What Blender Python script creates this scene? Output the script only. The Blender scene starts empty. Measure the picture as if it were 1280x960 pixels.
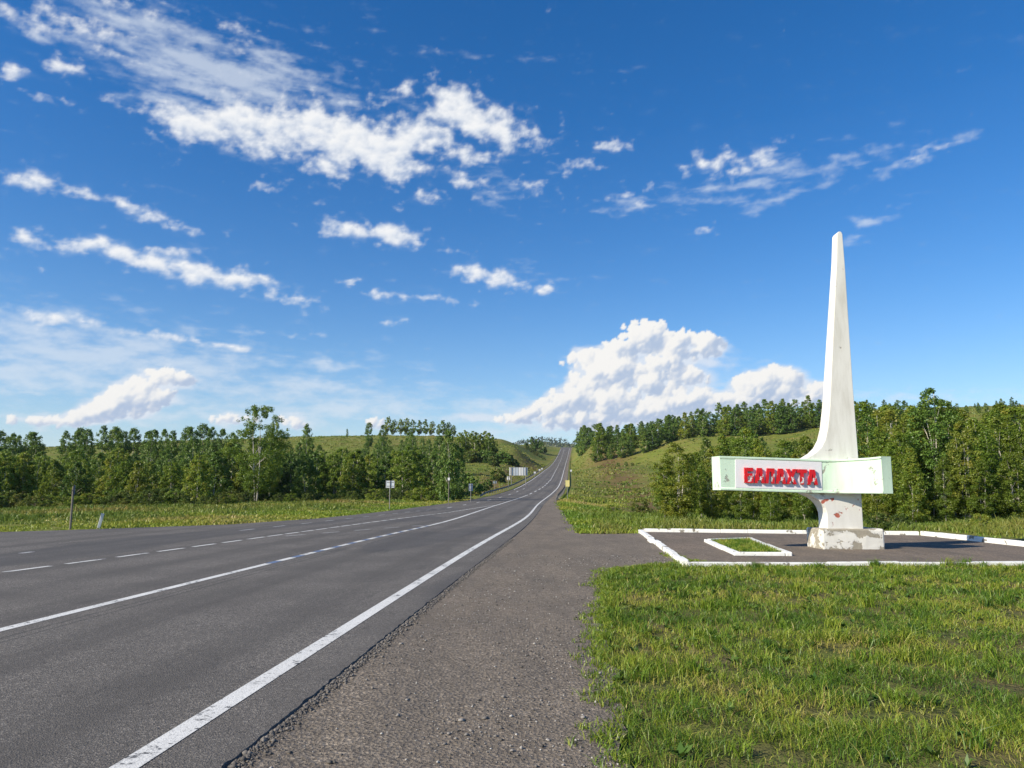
import bpy, bmesh, math, random
import numpy as np
R = math.radians
scene = bpy.context.scene
col = scene.collection

# ---------------------------------------------------------------- camera
FPX, CX, CY, HORIZON = 960.0, 640.0, 480.0, 612.0
PITCH = math.atan((HORIZON - CY) / FPX)
CAMH = 1.6
cam_data = bpy.data.cameras.new('camera')
cam_data.sensor_width = 36.0
cam_data.lens = FPX / 1280.0 * 36.0
cam_data.clip_start = 0.05
cam_data.clip_end = 20000.0
cam = bpy.data.objects.new('camera', cam_data)
cam.location = (0, 0, CAMH)
cam.rotation_euler = (math.pi / 2 + PITCH, 0, 0)
col.objects.link(cam)
scene.camera = cam

# ---------------------------------------------------------------- light and exposure
SUN_EL = R(32.0)
SUN_AZ = math.atan2(-0.88, -0.475)          # bearing of the sun, clockwise from +Y
SUN_STRENGTH = 5.0
SKY_STRENGTH = 0.108
CLOUD_WHITE = 0.70
SKY_SATURATION = 1.33
scene.view_settings.view_transform = 'Standard'
scene.view_settings.look = 'None'
scene.view_settings.gamma = 1.0
scene.view_settings.use_curve_mapping = False
scene.view_settings.exposure = 0.45

sun_data = bpy.data.lights.new('sun', 'SUN')
sun_data.energy = SUN_STRENGTH
sun_data.angle = R(0.53)
sun_data.color = (1.0, 0.90, 0.72)
sun = bpy.data.objects.new('sun', sun_data)
sun.rotation_euler = (math.pi / 2 - SUN_EL, 0, math.pi - SUN_AZ)
sun.location = (-40, -20, 60)
col.objects.link(sun)


class NT:
    """small helper for building node trees"""
    def __init__(s, tree):
        s.t = tree
        s.n = tree.nodes
        s.l = tree.links

    def node(s, kind, **kw):
        n = s.n.new(kind)
        for k, v in kw.items():
            setattr(n, k, v)
        return n

    def put(s, sock, v):
        if isinstance(v, bpy.types.NodeSocket):
            s.l.new(v, sock)
        elif v is not None:
            sock.default_value = v

    def m(s, op, a, b=None, c=None, clamp=False):
        n = s.node('ShaderNodeMath', operation=op)
        n.use_clamp = clamp
        s.put(n.inputs[0], a)
        if b is not None:
            s.put(n.inputs[1], b)
        if c is not None:
            s.put(n.inputs[2], c)
        return n.outputs[0]

    def vm(s, op, a, b=None):
        n = s.node('ShaderNodeVectorMath', operation=op)
        s.put(n.inputs[0], a)
        if b is not None:
            s.put(n.inputs[1], b)
        return n.outputs['Value'] if op in ('LENGTH', 'DOT_PRODUCT') else n.outputs[0]

    def comb(s, x, y, z=0.0):
        n = s.node('ShaderNodeCombineXYZ')
        for i, v in enumerate((x, y, z)):
            s.put(n.inputs[i], v)
        return n.outputs[0]

    def sep(s, v):
        n = s.node('ShaderNodeSeparateXYZ')
        s.put(n.inputs[0], v)
        return n.outputs

    def noise(s, vec, scale, detail=4.0, rough=0.55, dist=0.0, color=False, dim='3D'):
        n = s.node('ShaderNodeTexNoise', noise_dimensions=dim)
        if vec is not None:
            s.put(n.inputs['Vector'], vec)
        s.put(n.inputs['Scale'], scale)
        n.inputs['Detail'].default_value = detail
        n.inputs['Roughness'].default_value = rough
        n.inputs['Distortion'].default_value = dist
        return n.outputs['Color'] if color else n.outputs[0]

    def voronoi(s, vec, scale, feature='F1', out='Distance', rand=1.0, detail=0.0):
        n = s.node('ShaderNodeTexVoronoi', feature=feature)
        if vec is not None:
            s.put(n.inputs['Vector'], vec)
        n.inputs['Scale'].default_value = scale
        n.inputs['Randomness'].default_value = rand
        if 'Detail' in n.inputs:
            n.inputs['Detail'].default_value = detail
        return n.outputs[out]

    def ss(s, v, a, b, lo=0.0, hi=1.0):
        n = s.node('ShaderNodeMapRange', interpolation_type='SMOOTHSTEP')
        s.put(n.inputs[0], v)
        for i, x in enumerate((a, b, lo, hi)):
            s.put(n.inputs[i + 1], x)
        return n.outputs[0]

    def lin(s, v, a, b, lo=0.0, hi=1.0):
        n = s.node('ShaderNodeMapRange')
        s.put(n.inputs[0], v)
        for i, x in enumerate((a, b, lo, hi)):
            s.put(n.inputs[i + 1], x)
        return n.outputs[0]

    def mix(s, f, a, b, blend='MIX'):
        n = s.node('ShaderNodeMix', data_type='RGBA', blend_type=blend)
        s.put(n.inputs[0], f)
        s.put(n.inputs[6], c4(a))
        s.put(n.inputs[7], c4(b))
        return n.outputs[2]

    def ramp(s, v, stops):
        n = s.node('ShaderNodeValToRGB')
        s.put(n.inputs[0], v)
        e = n.color_ramp.elements
        while len(e) < len(stops):
            e.new(0.5)
        for i, (p, c) in enumerate(stops):
            e[i].position = p
            e[i].color = c4(c)
        return n.outputs[0]


def c4(c):
    if isinstance(c, (tuple, list)) and len(c) == 3:
        return (c[0], c[1], c[2], 1.0)
    return c


# ---------------------------------------------------------------- pixel helpers
def ray(u, v):
    cx, cy = (u - CX) / FPX, (CY - v) / FPX
    return (cx, math.cos(PITCH) - math.sin(PITCH) * cy, math.sin(PITCH) + math.cos(PITCH) * cy)


def PY(u, v, Y):
    """point at world depth Y seen in direction (u, v)"""
    r = ray(u, v)
    t = Y / r[1]
    return (r[0] * t, Y, CAMH + r[2] * t)


def G(u, v, z=0.0):
    """point where direction (u, v) meets the level z"""
    r = ray(u, v)
    t = (z - CAMH) / r[2]
    return (r[0] * t, r[1] * t)


# ---------------------------------------------------------------- sky with clouds
world = bpy.data.worlds.new('World')
scene.world = world
world.use_nodes = True
wt = NT(world.node_tree)
wt.n.clear()


def azel(u, v):
    r = ray(u, v)
    L = math.sqrt(sum(q * q for q in r))
    return math.atan2(r[0], r[1]), math.asin(r[2] / L)


SOFT = [
    (222, 152, 30, 13, 8, 1.0), (262, 158, 24, 12, 0, .9), (300, 146, 30, 15, 5, 1.0), (345, 160, 34, 16, 12, 1.0),
    (390, 158, 30, 16, 5, 1.0), (428, 172, 42, 19, 12, 1.0), (478, 184, 44, 17, 10, 1.0), (520, 172, 36, 14, -5, .95),
    (568, 132, 30, 14, 10, 1.05), (600, 152, 40, 13, 12, .95), (640, 168, 40, 11, 15, .85), (585, 192, 36, 8, 5, .8),
    (492, 212, 22, 10, 20, .9), (405, 208, 30, 9, 15, .8), (310, 184, 30, 7, 5, .75), (590, 228, 30, 10, 20, .6),
    (670, 236, 26, 7, 10, .6), (535, 248, 16, 5, 10, .7),
    (42, 228, 26, 8, 3, 1.0), (105, 240, 40, 5, 12, .65), (165, 256, 18, 4, 3, .85), (196, 273, 22, 5, 0, .95),
    (36, 300, 26, 7, 3, .95), (120, 306, 28, 7, 8, .9), (152, 316, 24, 7, 5, .9), (186, 326, 22, 8, -5, 1.0), (215, 316, 32, 4, 10, .7),
    (238, 340, 32, 8, 6, 1.0), (285, 347, 38, 8, 6, .95), (340, 350, 24, 6, 25, .7), (376, 376, 24, 4, 14, .85), (336, 366, 10, 4, 0, .8),
    (440, 286, 26, 7, 8, 1.0), (490, 295, 34, 7, 8, 1.0), (515, 302, 18, 5, 5, .9), (588, 340, 24, 7, 10, .9), (625, 350, 30, 7, 8, .9), (670, 360, 20, 5, 10, .8),
    (434, 353, 11, 3, 0, .85), (469, 365, 12, 4.5, 0, .95), (525, 373, 34, 3.5, 6, .85), (495, 404, 18, 3, 5, .6), (375, 418, 22, 3, -5, .6),
    (55, 398, 22, 6, 4, 1.0), (113, 404, 12, 6, 0, 1.0), (215, 422, 40, 5, 10, .85), (285, 433, 32, 4, 12, .85),
    (890, 203, 24, 7, -4, .95), (925, 212, 24, 7, -10, .75), (952, 196, 22, 8, -40, .8), (785, 242, 22, 4, -5, .7), (800, 256, 10, 4, 0, .7),
    (760, 183, 18, 6, -15, .8), (722, 209, 20, 6, -10, .8), (1150, 195, 26, 2.5, -22, .7), (880, 286, 18, 4, -10, .55),
    (325, 232, 22, 4, 3, .65), (396, 254, 22, 3, 2, .65), (242, 288, 18, 4, 5, .6), (505, 114, 14, 6, -25, .8), (458, 118, 14, 5, 0, .65),
    (299, 46, 20, 8, 18, .75), (75, 80, 22, 8, -5, .7), (55, 122, 22, 5, 3, .7), (135, 122, 12, 5, 0, .7), (8, 86, 14, 9, 0, .8),
    (25, 22, 34, 8, 22, .85), (100, 30, 50, 8, 8, .8), (140, 60, 60, 10, 5, .55), (165, 10, 50, 14, 0, .6),
]
THIN = [
    (250, 85, 110, 34, 18, 1.1), (330, 95, 60, 26, -10, 1.0), (440, 120, 60, 14, 10, .7), (560, 60, 120, 8, 10, .4), (220, 120, 70, 14, 5, .8), (160, 25, 90, 20, 5, .9), (60, 45, 60, 12, 10, .8),
    (600, 225, 80, 22, 15, .6), (700, 80, 140, 8, 18, .35), (1090, 280, 40, 8, -35, .85), (1060, 200, 70, 9, -8, .8), (930, 230, 80, 14, -15, .9), (1150, 195, 60, 6, -22, .8), (800, 255, 60, 10, -5, .7), (1000, 240, 70, 9, -20, .7),
    (640, 345, 70, 16, 10, .5), (120, 440, 200, 36, 4, 1.0), (30, 420, 110, 40, 0, .9), (60, 470, 160, 20, 0, .9), (380, 490, 160, 18, 0, .8), (410, 457, 44, 10, 4, .95), (330, 470, 120, 16, 0, .55),
    (40, 490, 80, 6, 2, .8), (430, 512, 110, 12, -2, 1.0), (600, 510, 70, 12, 0, .95), (370, 525, 40, 8, 5, 1.0), (250, 520, 120, 14, 0, .9), (20, 520, 60, 7, 0, .9),
    (900, 440, 30, 8, 20, .8), (860, 470, 60, 22, 0, .8), (1130, 498, 160, 10, 0, .75), (640, 540, 120, 10, 0, .9),
]
PUFF = [
    (835, 455, 34, 16, 0, 1.0), (800, 480, 46, 18, 0, 1.0), (860, 470, 26, 10, 10, .9), (850, 500, 50, 14, 0, 1.0), (935, 478, 20, 10, -10, 1.0), (965, 470, 24, 11, 0, 1.0), (185, 500, 34, 12, -15, 1.0), (140, 508, 30, 14, -20, 1.0),
    (808, 420, 34, 20, 0, 1.0), (772, 438, 38, 14, -15, 1.0), (730, 447, 26, 9, -10, 1.0), (846, 428, 30, 16, 5, 1.0), (884, 430, 20, 14, 10, .95),
    (748, 470, 34, 18, 0, 1.0), (778, 462, 40, 20, 0, 1.0), (722, 495, 42, 17, -12, 1.0), (765, 500, 38, 20, 0, 1.0), (690, 508, 30, 13, -10, 1.0),
    (657, 520, 20, 8, -10, .95), (636, 524, 16, 5, 0, .85), (820, 512, 50, 14, -4, 1.0), (880, 505, 50, 10, -8, .95), (925, 500, 40, 8, 0, .9), (740, 525, 70, 10, 0, .95),
    (950, 482, 30, 12, 0, 1.0), (985, 474, 20, 9, 10, 1.0), (975, 490, 36, 9, 0, .95), (1024, 486, 12, 7, 0, .9), (1000, 500, 60, 6, 0, .8),
    (152, 494, 20, 13, -20, 1.0), (175, 484, 18, 12, -20, .95), (205, 470, 22, 9, 0, 1.0), (228, 474, 16, 6, 0, .85), (128, 514, 28, 10, -20, 1.0), (98, 522, 24, 7, -5, .95),
    (165, 512, 26, 9, 0, .85), (45, 526, 10, 4, 0, .95), (15, 524, 7, 3, 0, .9), (68, 528, 26, 4, 0, .85),
    (365, 528, 16, 6, 10, .9), (470, 528, 10, 5, 0, .8), (290, 524, 30, 4, 0, .75),
]

sky = wt.node('ShaderNodeTexSky', sky_type='NISHITA')
sky.sun_disc = False
sky.sun_elevation = SUN_EL
sky.sun_rotation = SUN_AZ % (2 * math.pi)
sky.air_density = 1.0
sky.dust_density = 0.25
sky.ozone_density = 4.0
hsv = wt.node('ShaderNodeHueSaturation')
hsv.inputs['Hue'].default_value = .506
hsv.inputs['Saturation'].default_value = SKY_SATURATION
wt.put(hsv.inputs['Color'], sky.outputs[0])
bg = wt.node('ShaderNodeBackground')
wt.put(bg.inputs[0], hsv.outputs[0])
bg.inputs[1].default_value = SKY_STRENGTH
wo = wt.node('ShaderNodeOutputWorld')
wt.l.new(bg.outputs[0], wo.inputs[0])


# ---- numpy noise
def hash2(ix, iy, seed):
    h = (ix.astype(np.int64) * 374761393 + iy.astype(np.int64) * 668265263 + seed * 974711) & 0xffffffff
    h = ((h ^ (h >> 13)) * 1274126177) & 0xffffffff
    h = ((h ^ (h >> 16)) * 2246822519) & 0xffffffff
    return ((h ^ (h >> 15)) & 0xffffff) / float(0x1000000)


def perlin(x, y, seed=0):
    ix, iy = np.floor(x), np.floor(y)
    fx, fy = x - ix, y - iy
    wx, wy = fx * fx * fx * (fx * (fx * 6 - 15) + 10), fy * fy * fy * (fy * (fy * 6 - 15) + 10)

    def g(a, b):
        t = hash2(ix + a, iy + b, seed) * (2 * np.pi)
        return np.cos(t) * (fx - a) + np.sin(t) * (fy - b)
    a = g(0, 0) + (g(1, 0) - g(0, 0)) * wx
    b = g(0, 1) + (g(1, 1) - g(0, 1)) * wx
    return (a + (b - a) * wy) * 1.5


def fbm(x, y, octaves=5, rough=.5, seed=0):
    s, amp, f, tot = 0.0, 1.0, 1.0, 0.0
    for i in range(octaves):
        s = s + perlin(x * f + i * 17.3, y * f - i * 9.1, seed + i) * amp
        tot += amp
        amp *= rough
        f *= 2.03
    return s / tot * 1.6


def smooth(x, a, b):
    t = np.clip((x - a) / (b - a), 0, 1)
    return t * t * (3 - 2 * t)


def blur(a, n):
    for _ in range(n):
        p = np.pad(a, 1, mode='edge')
        a = (p[:-2, 1:-1] + p[2:, 1:-1] + p[1:-1, :-2] + p[1:-1, 2:] + 4 * p[1:-1, 1:-1]) / 8.0
    return a


# ---- clouds: a far shell whose vertices carry cover, brightness; clear sky shows through it
STEP = R(0.1)
az = np.concatenate([-R(37) - np.linspace(R(48), R(.4), 90), np.arange(-R(37), R(37), STEP), R(37) + np.linspace(R(.4), R(48), 90)])
el = np.concatenate([np.arange(-R(.6), R(34), STEP), R(34) + np.linspace(R(.5), R(30), 50)])
A, E = np.meshgrid(az, el)
# work in picture-sized units: one unit = 1/960 radian
X_, Y_ = A * FPX, E * FPX


GROW = 1.22


def blob(xx, yy, b):
    u, v, ru, rv, rot, amp = b
    a, e = azel(u, v)
    k = math.cos(a) ** 1.2
    ddx, ddy = xx - a * FPX, yy - e * FPX
    c_, s_ = math.cos(R(rot * .6)), math.sin(R(rot * .6))
    ru, rv = ru * GROW, rv * GROW
    q = ((ddx * c_ - ddy * s_) / (ru * k)) ** 2 + ((ddx * s_ + ddy * c_) / (rv * k)) ** 2
    return q


def field(xx, yy, blobs, power=1.0):
    acc = np.zeros_like(xx)
    for b in blobs:
        q = blob(xx, yy, b)
        acc = np.maximum(acc, b[5] / (1 + q ** power)) + 0.12 * np.minimum(acc, b[5] / (1 + q ** power))
    return acc


away = smooth(np.abs(A), R(38), R(50))
loose = smooth(fbm(A * 5 + 3, E * 9, 3, .5, 91), .0, .5) * away
w1 = fbm(X_ / 26, Y_ / 15, 4, .55, 5) * 7
w2 = fbm(X_ / 26 + 40, Y_ / 15, 4, .55, 6) * 4
# thin veil
tf = np.maximum(field(X_ + w1 * 2, Y_ + w2 * 2, THIN), loose * .8)
tn = fbm(X_ / 52 + Y_ / 90, Y_ / 15, 6, .6, 11)
ta = smooth(tf + tn * .55, .40, 1.35) * .60
# soft heaps
SOFT = [(u_, v_, ru_ * 1.08, rv_ * 1.38, ro_, am_) for (u_, v_, ru_, rv_, ro_, am_) in SOFT]
sf = np.maximum(field(X_ + w1, Y_ + w2, SOFT, 1.25), loose * .75)
sn = fbm(X_ / 19, Y_ / 12, 6, .56, 21)
sden = sf + sn * .50 + fbm(X_ / 34, Y_ / 16, 3, .5, 23) * .22
sa = smooth(sden, .40, 1.30) * .93
halo = blur(sa, 50)
ta = np.maximum(ta, smooth(halo + tn * .18 + sn * .10, .06, .80) * .60)
sb = blur(np.clip(sden, 0, 1.6), 6)
gy, gx = np.gradient(sb)
sshade = np.clip(.80 + (gx * .8 - gy * 1.1) * 1.6 + (sden - .8) * .22, .45, 1.0)
# cauliflower heaps: many overlapping round billows, lit from the sun's side
rng = np.random.default_rng(7)
H = np.full_like(X_, -1e3)
ncol0 = np.searchsorted(az, -R(37))


def billow(cx, cy, zc, r):
    j0, j1 = np.searchsorted(az, (cx - r) / FPX), np.searchsorted(az, (cx + r) / FPX) + 1
    i0, i1 = np.searchsorted(el, (cy - r) / FPX), np.searchsorted(el, (cy + r) / FPX) + 1
    if j1 <= j0 or i1 <= i0:
        return
    xx, yy = X_[i0:i1, j0:j1] + w1b[i0:i1, j0:j1], Y_[i0:i1, j0:j1] + w2b[i0:i1, j0:j1]
    d = r * r - (xx - cx) ** 2 - (yy - cy) ** 2
    h = np.where(d > 0, zc + np.sqrt(np.maximum(d, 0)), -1e3)
    H[i0:i1, j0:j1] = np.maximum(H[i0:i1, j0:j1], h)


w1b, w2b = fbm(X_ / 7, Y_ / 7, 4, .6, 31) * 1.3, fbm(X_ / 7 + 70, Y_ / 7, 4, .6, 32) * 1.3
for b in PUFF:
    u, v, ru, rv, rot, amp = b
    a, e = azel(u, v)
    k = math.cos(a) ** 1.2
    for i in range(int(6 + ru * rv / 16)):
        ang, rad = rng.uniform(0, 2 * np.pi), math.sqrt(rng.uniform(0, 1))
        ex, ey = math.cos(ang) * rad * ru * k * 1.1, math.sin(ang) * rad * rv * k * 1.1
        c_, s_ = math.cos(R(rot)), math.sin(R(rot))
        x0, y0 = ex * c_ + ey * s_, -ex * s_ + ey * c_
        r = (2.2 + (1.15 - rad) * rng.uniform(3, 9)) * min(1, .35 + rv / 16)
        zc = math.sqrt(max(0, 1 - rad * rad)) * rv * .8
        billow(a * FPX + x0, e * FPX + y0, zc, r)
        for j in range(13):                                   # small knobs over each large one
            nv_ = rng.normal(size=3)
            nv_[2] = abs(nv_[2])
            nv_ /= np.linalg.norm(nv_)
            r2 = r * rng.uniform(.22, .46)
            billow(a * FPX + x0 + nv_[0] * r * .9, e * FPX + y0 + nv_[1] * r * .9, zc + nv_[2] * r * .9, max(1.5, r2))
solid = (H > -500).astype(float)
Hc = np.where(H > -500, H, 0)
pa = blur(solid, 1)
Hs = blur(Hc, 1)
gy, gx = np.gradient(Hs, STEP * FPX)
nrm = np.sqrt(gx * gx + gy * gy + 1)
lit = np.clip((gx * .62 - gy * .62 * 1.0 * -1 * -1 + .48) / nrm, 0, 1) if False else np.clip((gx * .62 + gy * -.62 + .50) / nrm, 0, 1)
big = blur(Hc, 60)
gy2, gx2 = np.gradient(big, STEP * FPX)
lit2 = np.clip(.55 + gx2 * 1.1 - gy2 * 1.1, 0, 1)
cav = np.clip(Hc - blur(Hc, 8), -4, 4) * .035
pl = np.clip(.22 + .40 * lit + .52 * lit2 + cav + fbm(X_ / 22, Y_ / 16, 4, .55, 48) * .16, 0, 1)
pa = pa * smooth(pa + fbm(X_ / 7, Y_ / 6, 4, .6, 41) * .35, .30, .75)
# a broad soft skirt of cloud round the heaps
skirt = smooth(blur(solid, 70) + fbm(X_ / 30, Y_ / 12, 5, .55, 44) * .25, .16, .62) * .92
skirt = skirt * (Y_ < azel(780, 425)[1] * FPX)
pa = np.clip(pa, 0, 1)
VEIL = [(835, 478, 50, 22, 0, 1.0), (800, 502, 70, 18, 0, 1.0), (875, 508, 80, 9, -4, 1.0), (700, 516, 60, 9, 0, 1.0), (610, 522, 50, 5, 0, .9), (890, 452, 26, 9, 25, .9), (200, 498, 36, 8, 0, .8)]
skirt = np.maximum(skirt, smooth(field(X_ + w1, Y_ + w2, VEIL, 1.3) + fbm(X_ / 40, Y_ / 18, 4, .5, 46) * .22, .25, 1.0) * .80)

white, shadowc = np.array((1.0, 1.0, 1.0)), np.array((.47, .58, .77))
col_t = np.array((.80, .87, .95))
alpha = ta.copy()
rgb = np.ones(A.shape + (3,)) * col_t


def over(alpha, rgb, a2, c2):
    out = a2 + alpha * (1 - a2)
    k = np.where(out > 1e-6, a2 / np.maximum(out, 1e-6), 0)[..., None]
    return out, c2 * k + rgb * (1 - k)


alpha, rgb = over(alpha, rgb, skirt, np.ones_like(rgb) * np.array((.80, .86, .95)))
pcol = shadowc + (np.array((1.0, .985, .955)) - shadowc) * smooth(pl, .15, .95)[..., None]
alpha, rgb = over(alpha, rgb, pa, pcol)
scol = np.array((.52, .64, .82)) + (white - np.array((.52, .64, .82))) * sshade[..., None]
alpha, rgb = over(alpha, rgb, sa, scol)
# pale haze painted into the shell's colour, strongest low over the land
low = np.exp(-np.maximum(E, 0) / R(5.0)) * .62
alpha, rgb = over(low, np.ones_like(rgb) * np.array((.60, .74, .95)), alpha, rgb)
edge = smooth(np.abs(A), R(85), R(70)) * smooth(E, R(64), R(50))
alpha = alpha * edge * smooth(E, -R(.6), R(.3))
RAD = 9000.0
co = np.stack([np.sin(A) * np.cos(E), np.cos(A) * np.cos(E), np.sin(E)], -1) * RAD
nr, nc = A.shape
idx = np.arange(nr * nc).reshape(nr, nc)
keep = np.maximum.reduce([alpha[:-1, :-1], alpha[1:, :-1], alpha[:-1, 1:], alpha[1:, 1:]]) > .004
quads = np.stack([idx[:-1, :-1], idx[1:, :-1], idx[1:, 1:], idx[:-1, 1:]], -1)[keep]
used = np.zeros(nr * nc, bool)
used[quads.ravel()] = True
remap = np.cumsum(used) - 1
quads = remap[quads]
cv = co.reshape(-1, 3)[used]
ccol = np.concatenate([rgb.reshape(-1, 3)[used], alpha.reshape(-1, 1)[used]], 1)


def np_mesh(name, verts, faces, nside):
    me = bpy.data.meshes.new(name)
    nf = len(faces)
    me.vertices.add(len(verts))
    me.vertices.foreach_set('co', np.ascontiguousarray(verts, np.float32).ravel())
    me.loops.add(nf * nside)
    me.loops.foreach_set('vertex_index', np.ascontiguousarray(faces, np.int32).ravel())
    me.polygons.add(nf)
    me.polygons.foreach_set('loop_start', np.arange(0, nf * nside, nside, dtype=np.int32))
    me.update(calc_edges=True)
    return me


me = np_mesh('sky', cv, quads, 4)
at = me.attributes.new('cloud', 'FLOAT_COLOR', 'POINT')
at.data.foreach_set('color', ccol.astype(np.float32).ravel())
cm = bpy.data.materials.new('cloud_layer')
cm.use_nodes = True
t = NT(cm.node_tree)
t.n.clear()
an = t.node('ShaderNodeAttribute', attribute_name='cloud')
em = t.node('ShaderNodeEmission')
t.put(em.inputs[0], an.outputs['Color'])
em.inputs[1].default_value = CLOUD_WHITE
tr = t.node('ShaderNodeBsdfTransparent')
mx = t.node('ShaderNodeMixShader')
t.put(mx.inputs[0], an.outputs['Alpha'])
t.l.new(tr.outputs[0], mx.inputs[1])
t.l.new(em.outputs[0], mx.inputs[2])
mo = t.node('ShaderNodeOutputMaterial')
t.l.new(mx.outputs[0], mo.inputs[0])
cm.cycles.emission_sampling = 'NONE'
me.materials.append(cm)
cloud_shell = bpy.data.objects.new('sky', me)
cloud_shell['kind'] = 'structure'
cloud_shell['label'] = 'layer of white clouds in the blue sky'
col.objects.link(cloud_shell)


# ================================================================ helpers for things
def link(o, parent=None):
    col.objects.link(o)
    if parent is not None:
        o.parent = parent
    return o


def tag(o, label=None, cat=None, group=None, kind=None):
    for k, v in (('label', label), ('category', cat), ('group', group), ('kind', kind)):
        if v:
            o[k] = v
    return o


def empty(name, loc=(0, 0, 0), rz=0.0):
    o = bpy.data.objects.new(name, None)
    o.location = loc
    o.rotation_euler = (0, 0, rz)
    o.empty_display_size = .3
    return link(o)


def obj(name, me, mat=None, parent=None, smooth_shade=False):
    o = bpy.data.objects.new(name, me)
    if mat is not None and len(me.materials) == 0:
        me.materials.append(mat)
    if smooth_shade:
        me.polygons.foreach_set('use_smooth', [True] * len(me.polygons))
    return link(o, parent)


def mesh(name, verts, faces):
    me = bpy.data.meshes.new(name)
    me.from_pydata([tuple(v) for v in verts], [], [tuple(f) for f in faces])
    me.update()
    return me


def bm_mesh(name, bm):
    bmesh.ops.recalc_face_normals(bm, faces=bm.faces)
    me = bpy.data.meshes.new(name)
    bm.to_mesh(me)
    bm.free()
    return me


def box_bm(bm, x0, x1, y0, y1, z0, z1, bevel=0.0):
    vs = [bm.verts.new((x, y, z)) for z in (z0, z1) for (x, y) in ((x0, y0), (x1, y0), (x1, y1), (x0, y1))]
    fs = [(3, 2, 1, 0), (4, 5, 6, 7), (0, 1, 5, 4), (1, 2, 6, 5), (2, 3, 7, 6), (3, 0, 4, 7)]
    faces = [bm.faces.new([vs[i] for i in f]) for f in fs]
    if bevel:
        es = list({e for f in faces for e in f.edges})
        bmesh.ops.bevel(bm, geom=es, offset=bevel, segments=2, affect='EDGES', profile=.5)
    return vs


def tube(path, radii, n=6, cap=True):
    """verts, faces of a tapered tube along a list of points"""
    path = [np.array(p, float) for p in path]
    V, F = [], []
    for i, p in enumerate(path):
        d = path[min(i + 1, len(path) - 1)] - path[max(i - 1, 0)]
        d = d / (np.linalg.norm(d) + 1e-9)
        a = np.cross(d, (0, 0, 1.0) if abs(d[2]) < .9 else (1.0, 0, 0))
        a /= np.linalg.norm(a) + 1e-9
        b = np.cross(d, a)
        for k in range(n):
            t = 2 * math.pi * k / n
            V.append(p + (a * math.cos(t) + b * math.sin(t)) * radii[i])
    for i in range(len(path) - 1):
        for k in range(n):
            F.append((i * n + k, i * n + (k + 1) % n, (i + 1) * n + (k + 1) % n, (i + 1) * n + k))
    if cap:
        F.append(tuple(range(n - 1, -1, -1)))
        F.append(tuple((len(path) - 1) * n + k for k in range(n)))
    return V, F


class Geo:
    def __init__(s):
        s.v, s.f = [], []

    def add(s, vf):
        o = len(s.v)
        s.v += [tuple(p) for p in vf[0]]
        s.f += [tuple(i + o for i in f) for f in vf[1]]
        return s

    def box(s, x0, x1, y0, y1, z0, z1):
        v = [(x, y, z) for z in (z0, z1) for (x, y) in ((x0, y0), (x1, y0), (x1, y1), (x0, y1))]
        return s.add((v, [(3, 2, 1, 0), (4, 5, 6, 7), (0, 1, 5, 4), (1, 2, 6, 5), (2, 3, 7, 6), (3, 0, 4, 7)]))

    def mesh(s, name):
        return mesh(name, s.v, s.f)


# ================================================================ materials
def material(name, rough=.8, spec=.3):
    m = bpy.data.materials.new(name)
    m.use_nodes = True
    t = NT(m.node_tree)
    p = m.node_tree.nodes['Principled BSDF']
    p.inputs['Roughness'].default_value = rough
    p.inputs['Specular IOR Level'].default_value = spec
    return m, t, p


def bump(t, p, height, strength=.5, dist=.02):
    b = t.node('ShaderNodeBump')
    b.inputs['Strength'].default_value = strength
    b.inputs['Distance'].default_value = dist
    t.put(b.inputs['Height'], height)
    t.l.new(b.outputs[0], p.inputs['Normal'])


def pos(t):
    return t.node('ShaderNodeNewGeometry').outputs['Position']


def objco(t):
    return t.node('ShaderNodeTexCoord').outputs['Object']


def plain(name, c, rough=.6, spec=.3, metal=0.0, var=.12, scale=6.0):
    m, t, p = material(name, rough, spec)
    n = t.noise(objco(t), scale, 5, .6)
    t.put(p.inputs['Base Color'], t.mix(n, tuple(x * (1 - var * 1.6) for x in c), tuple(min(1, x * (1 + var)) for x in c)))
    p.inputs['Metallic'].default_value = metal
    return m


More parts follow.
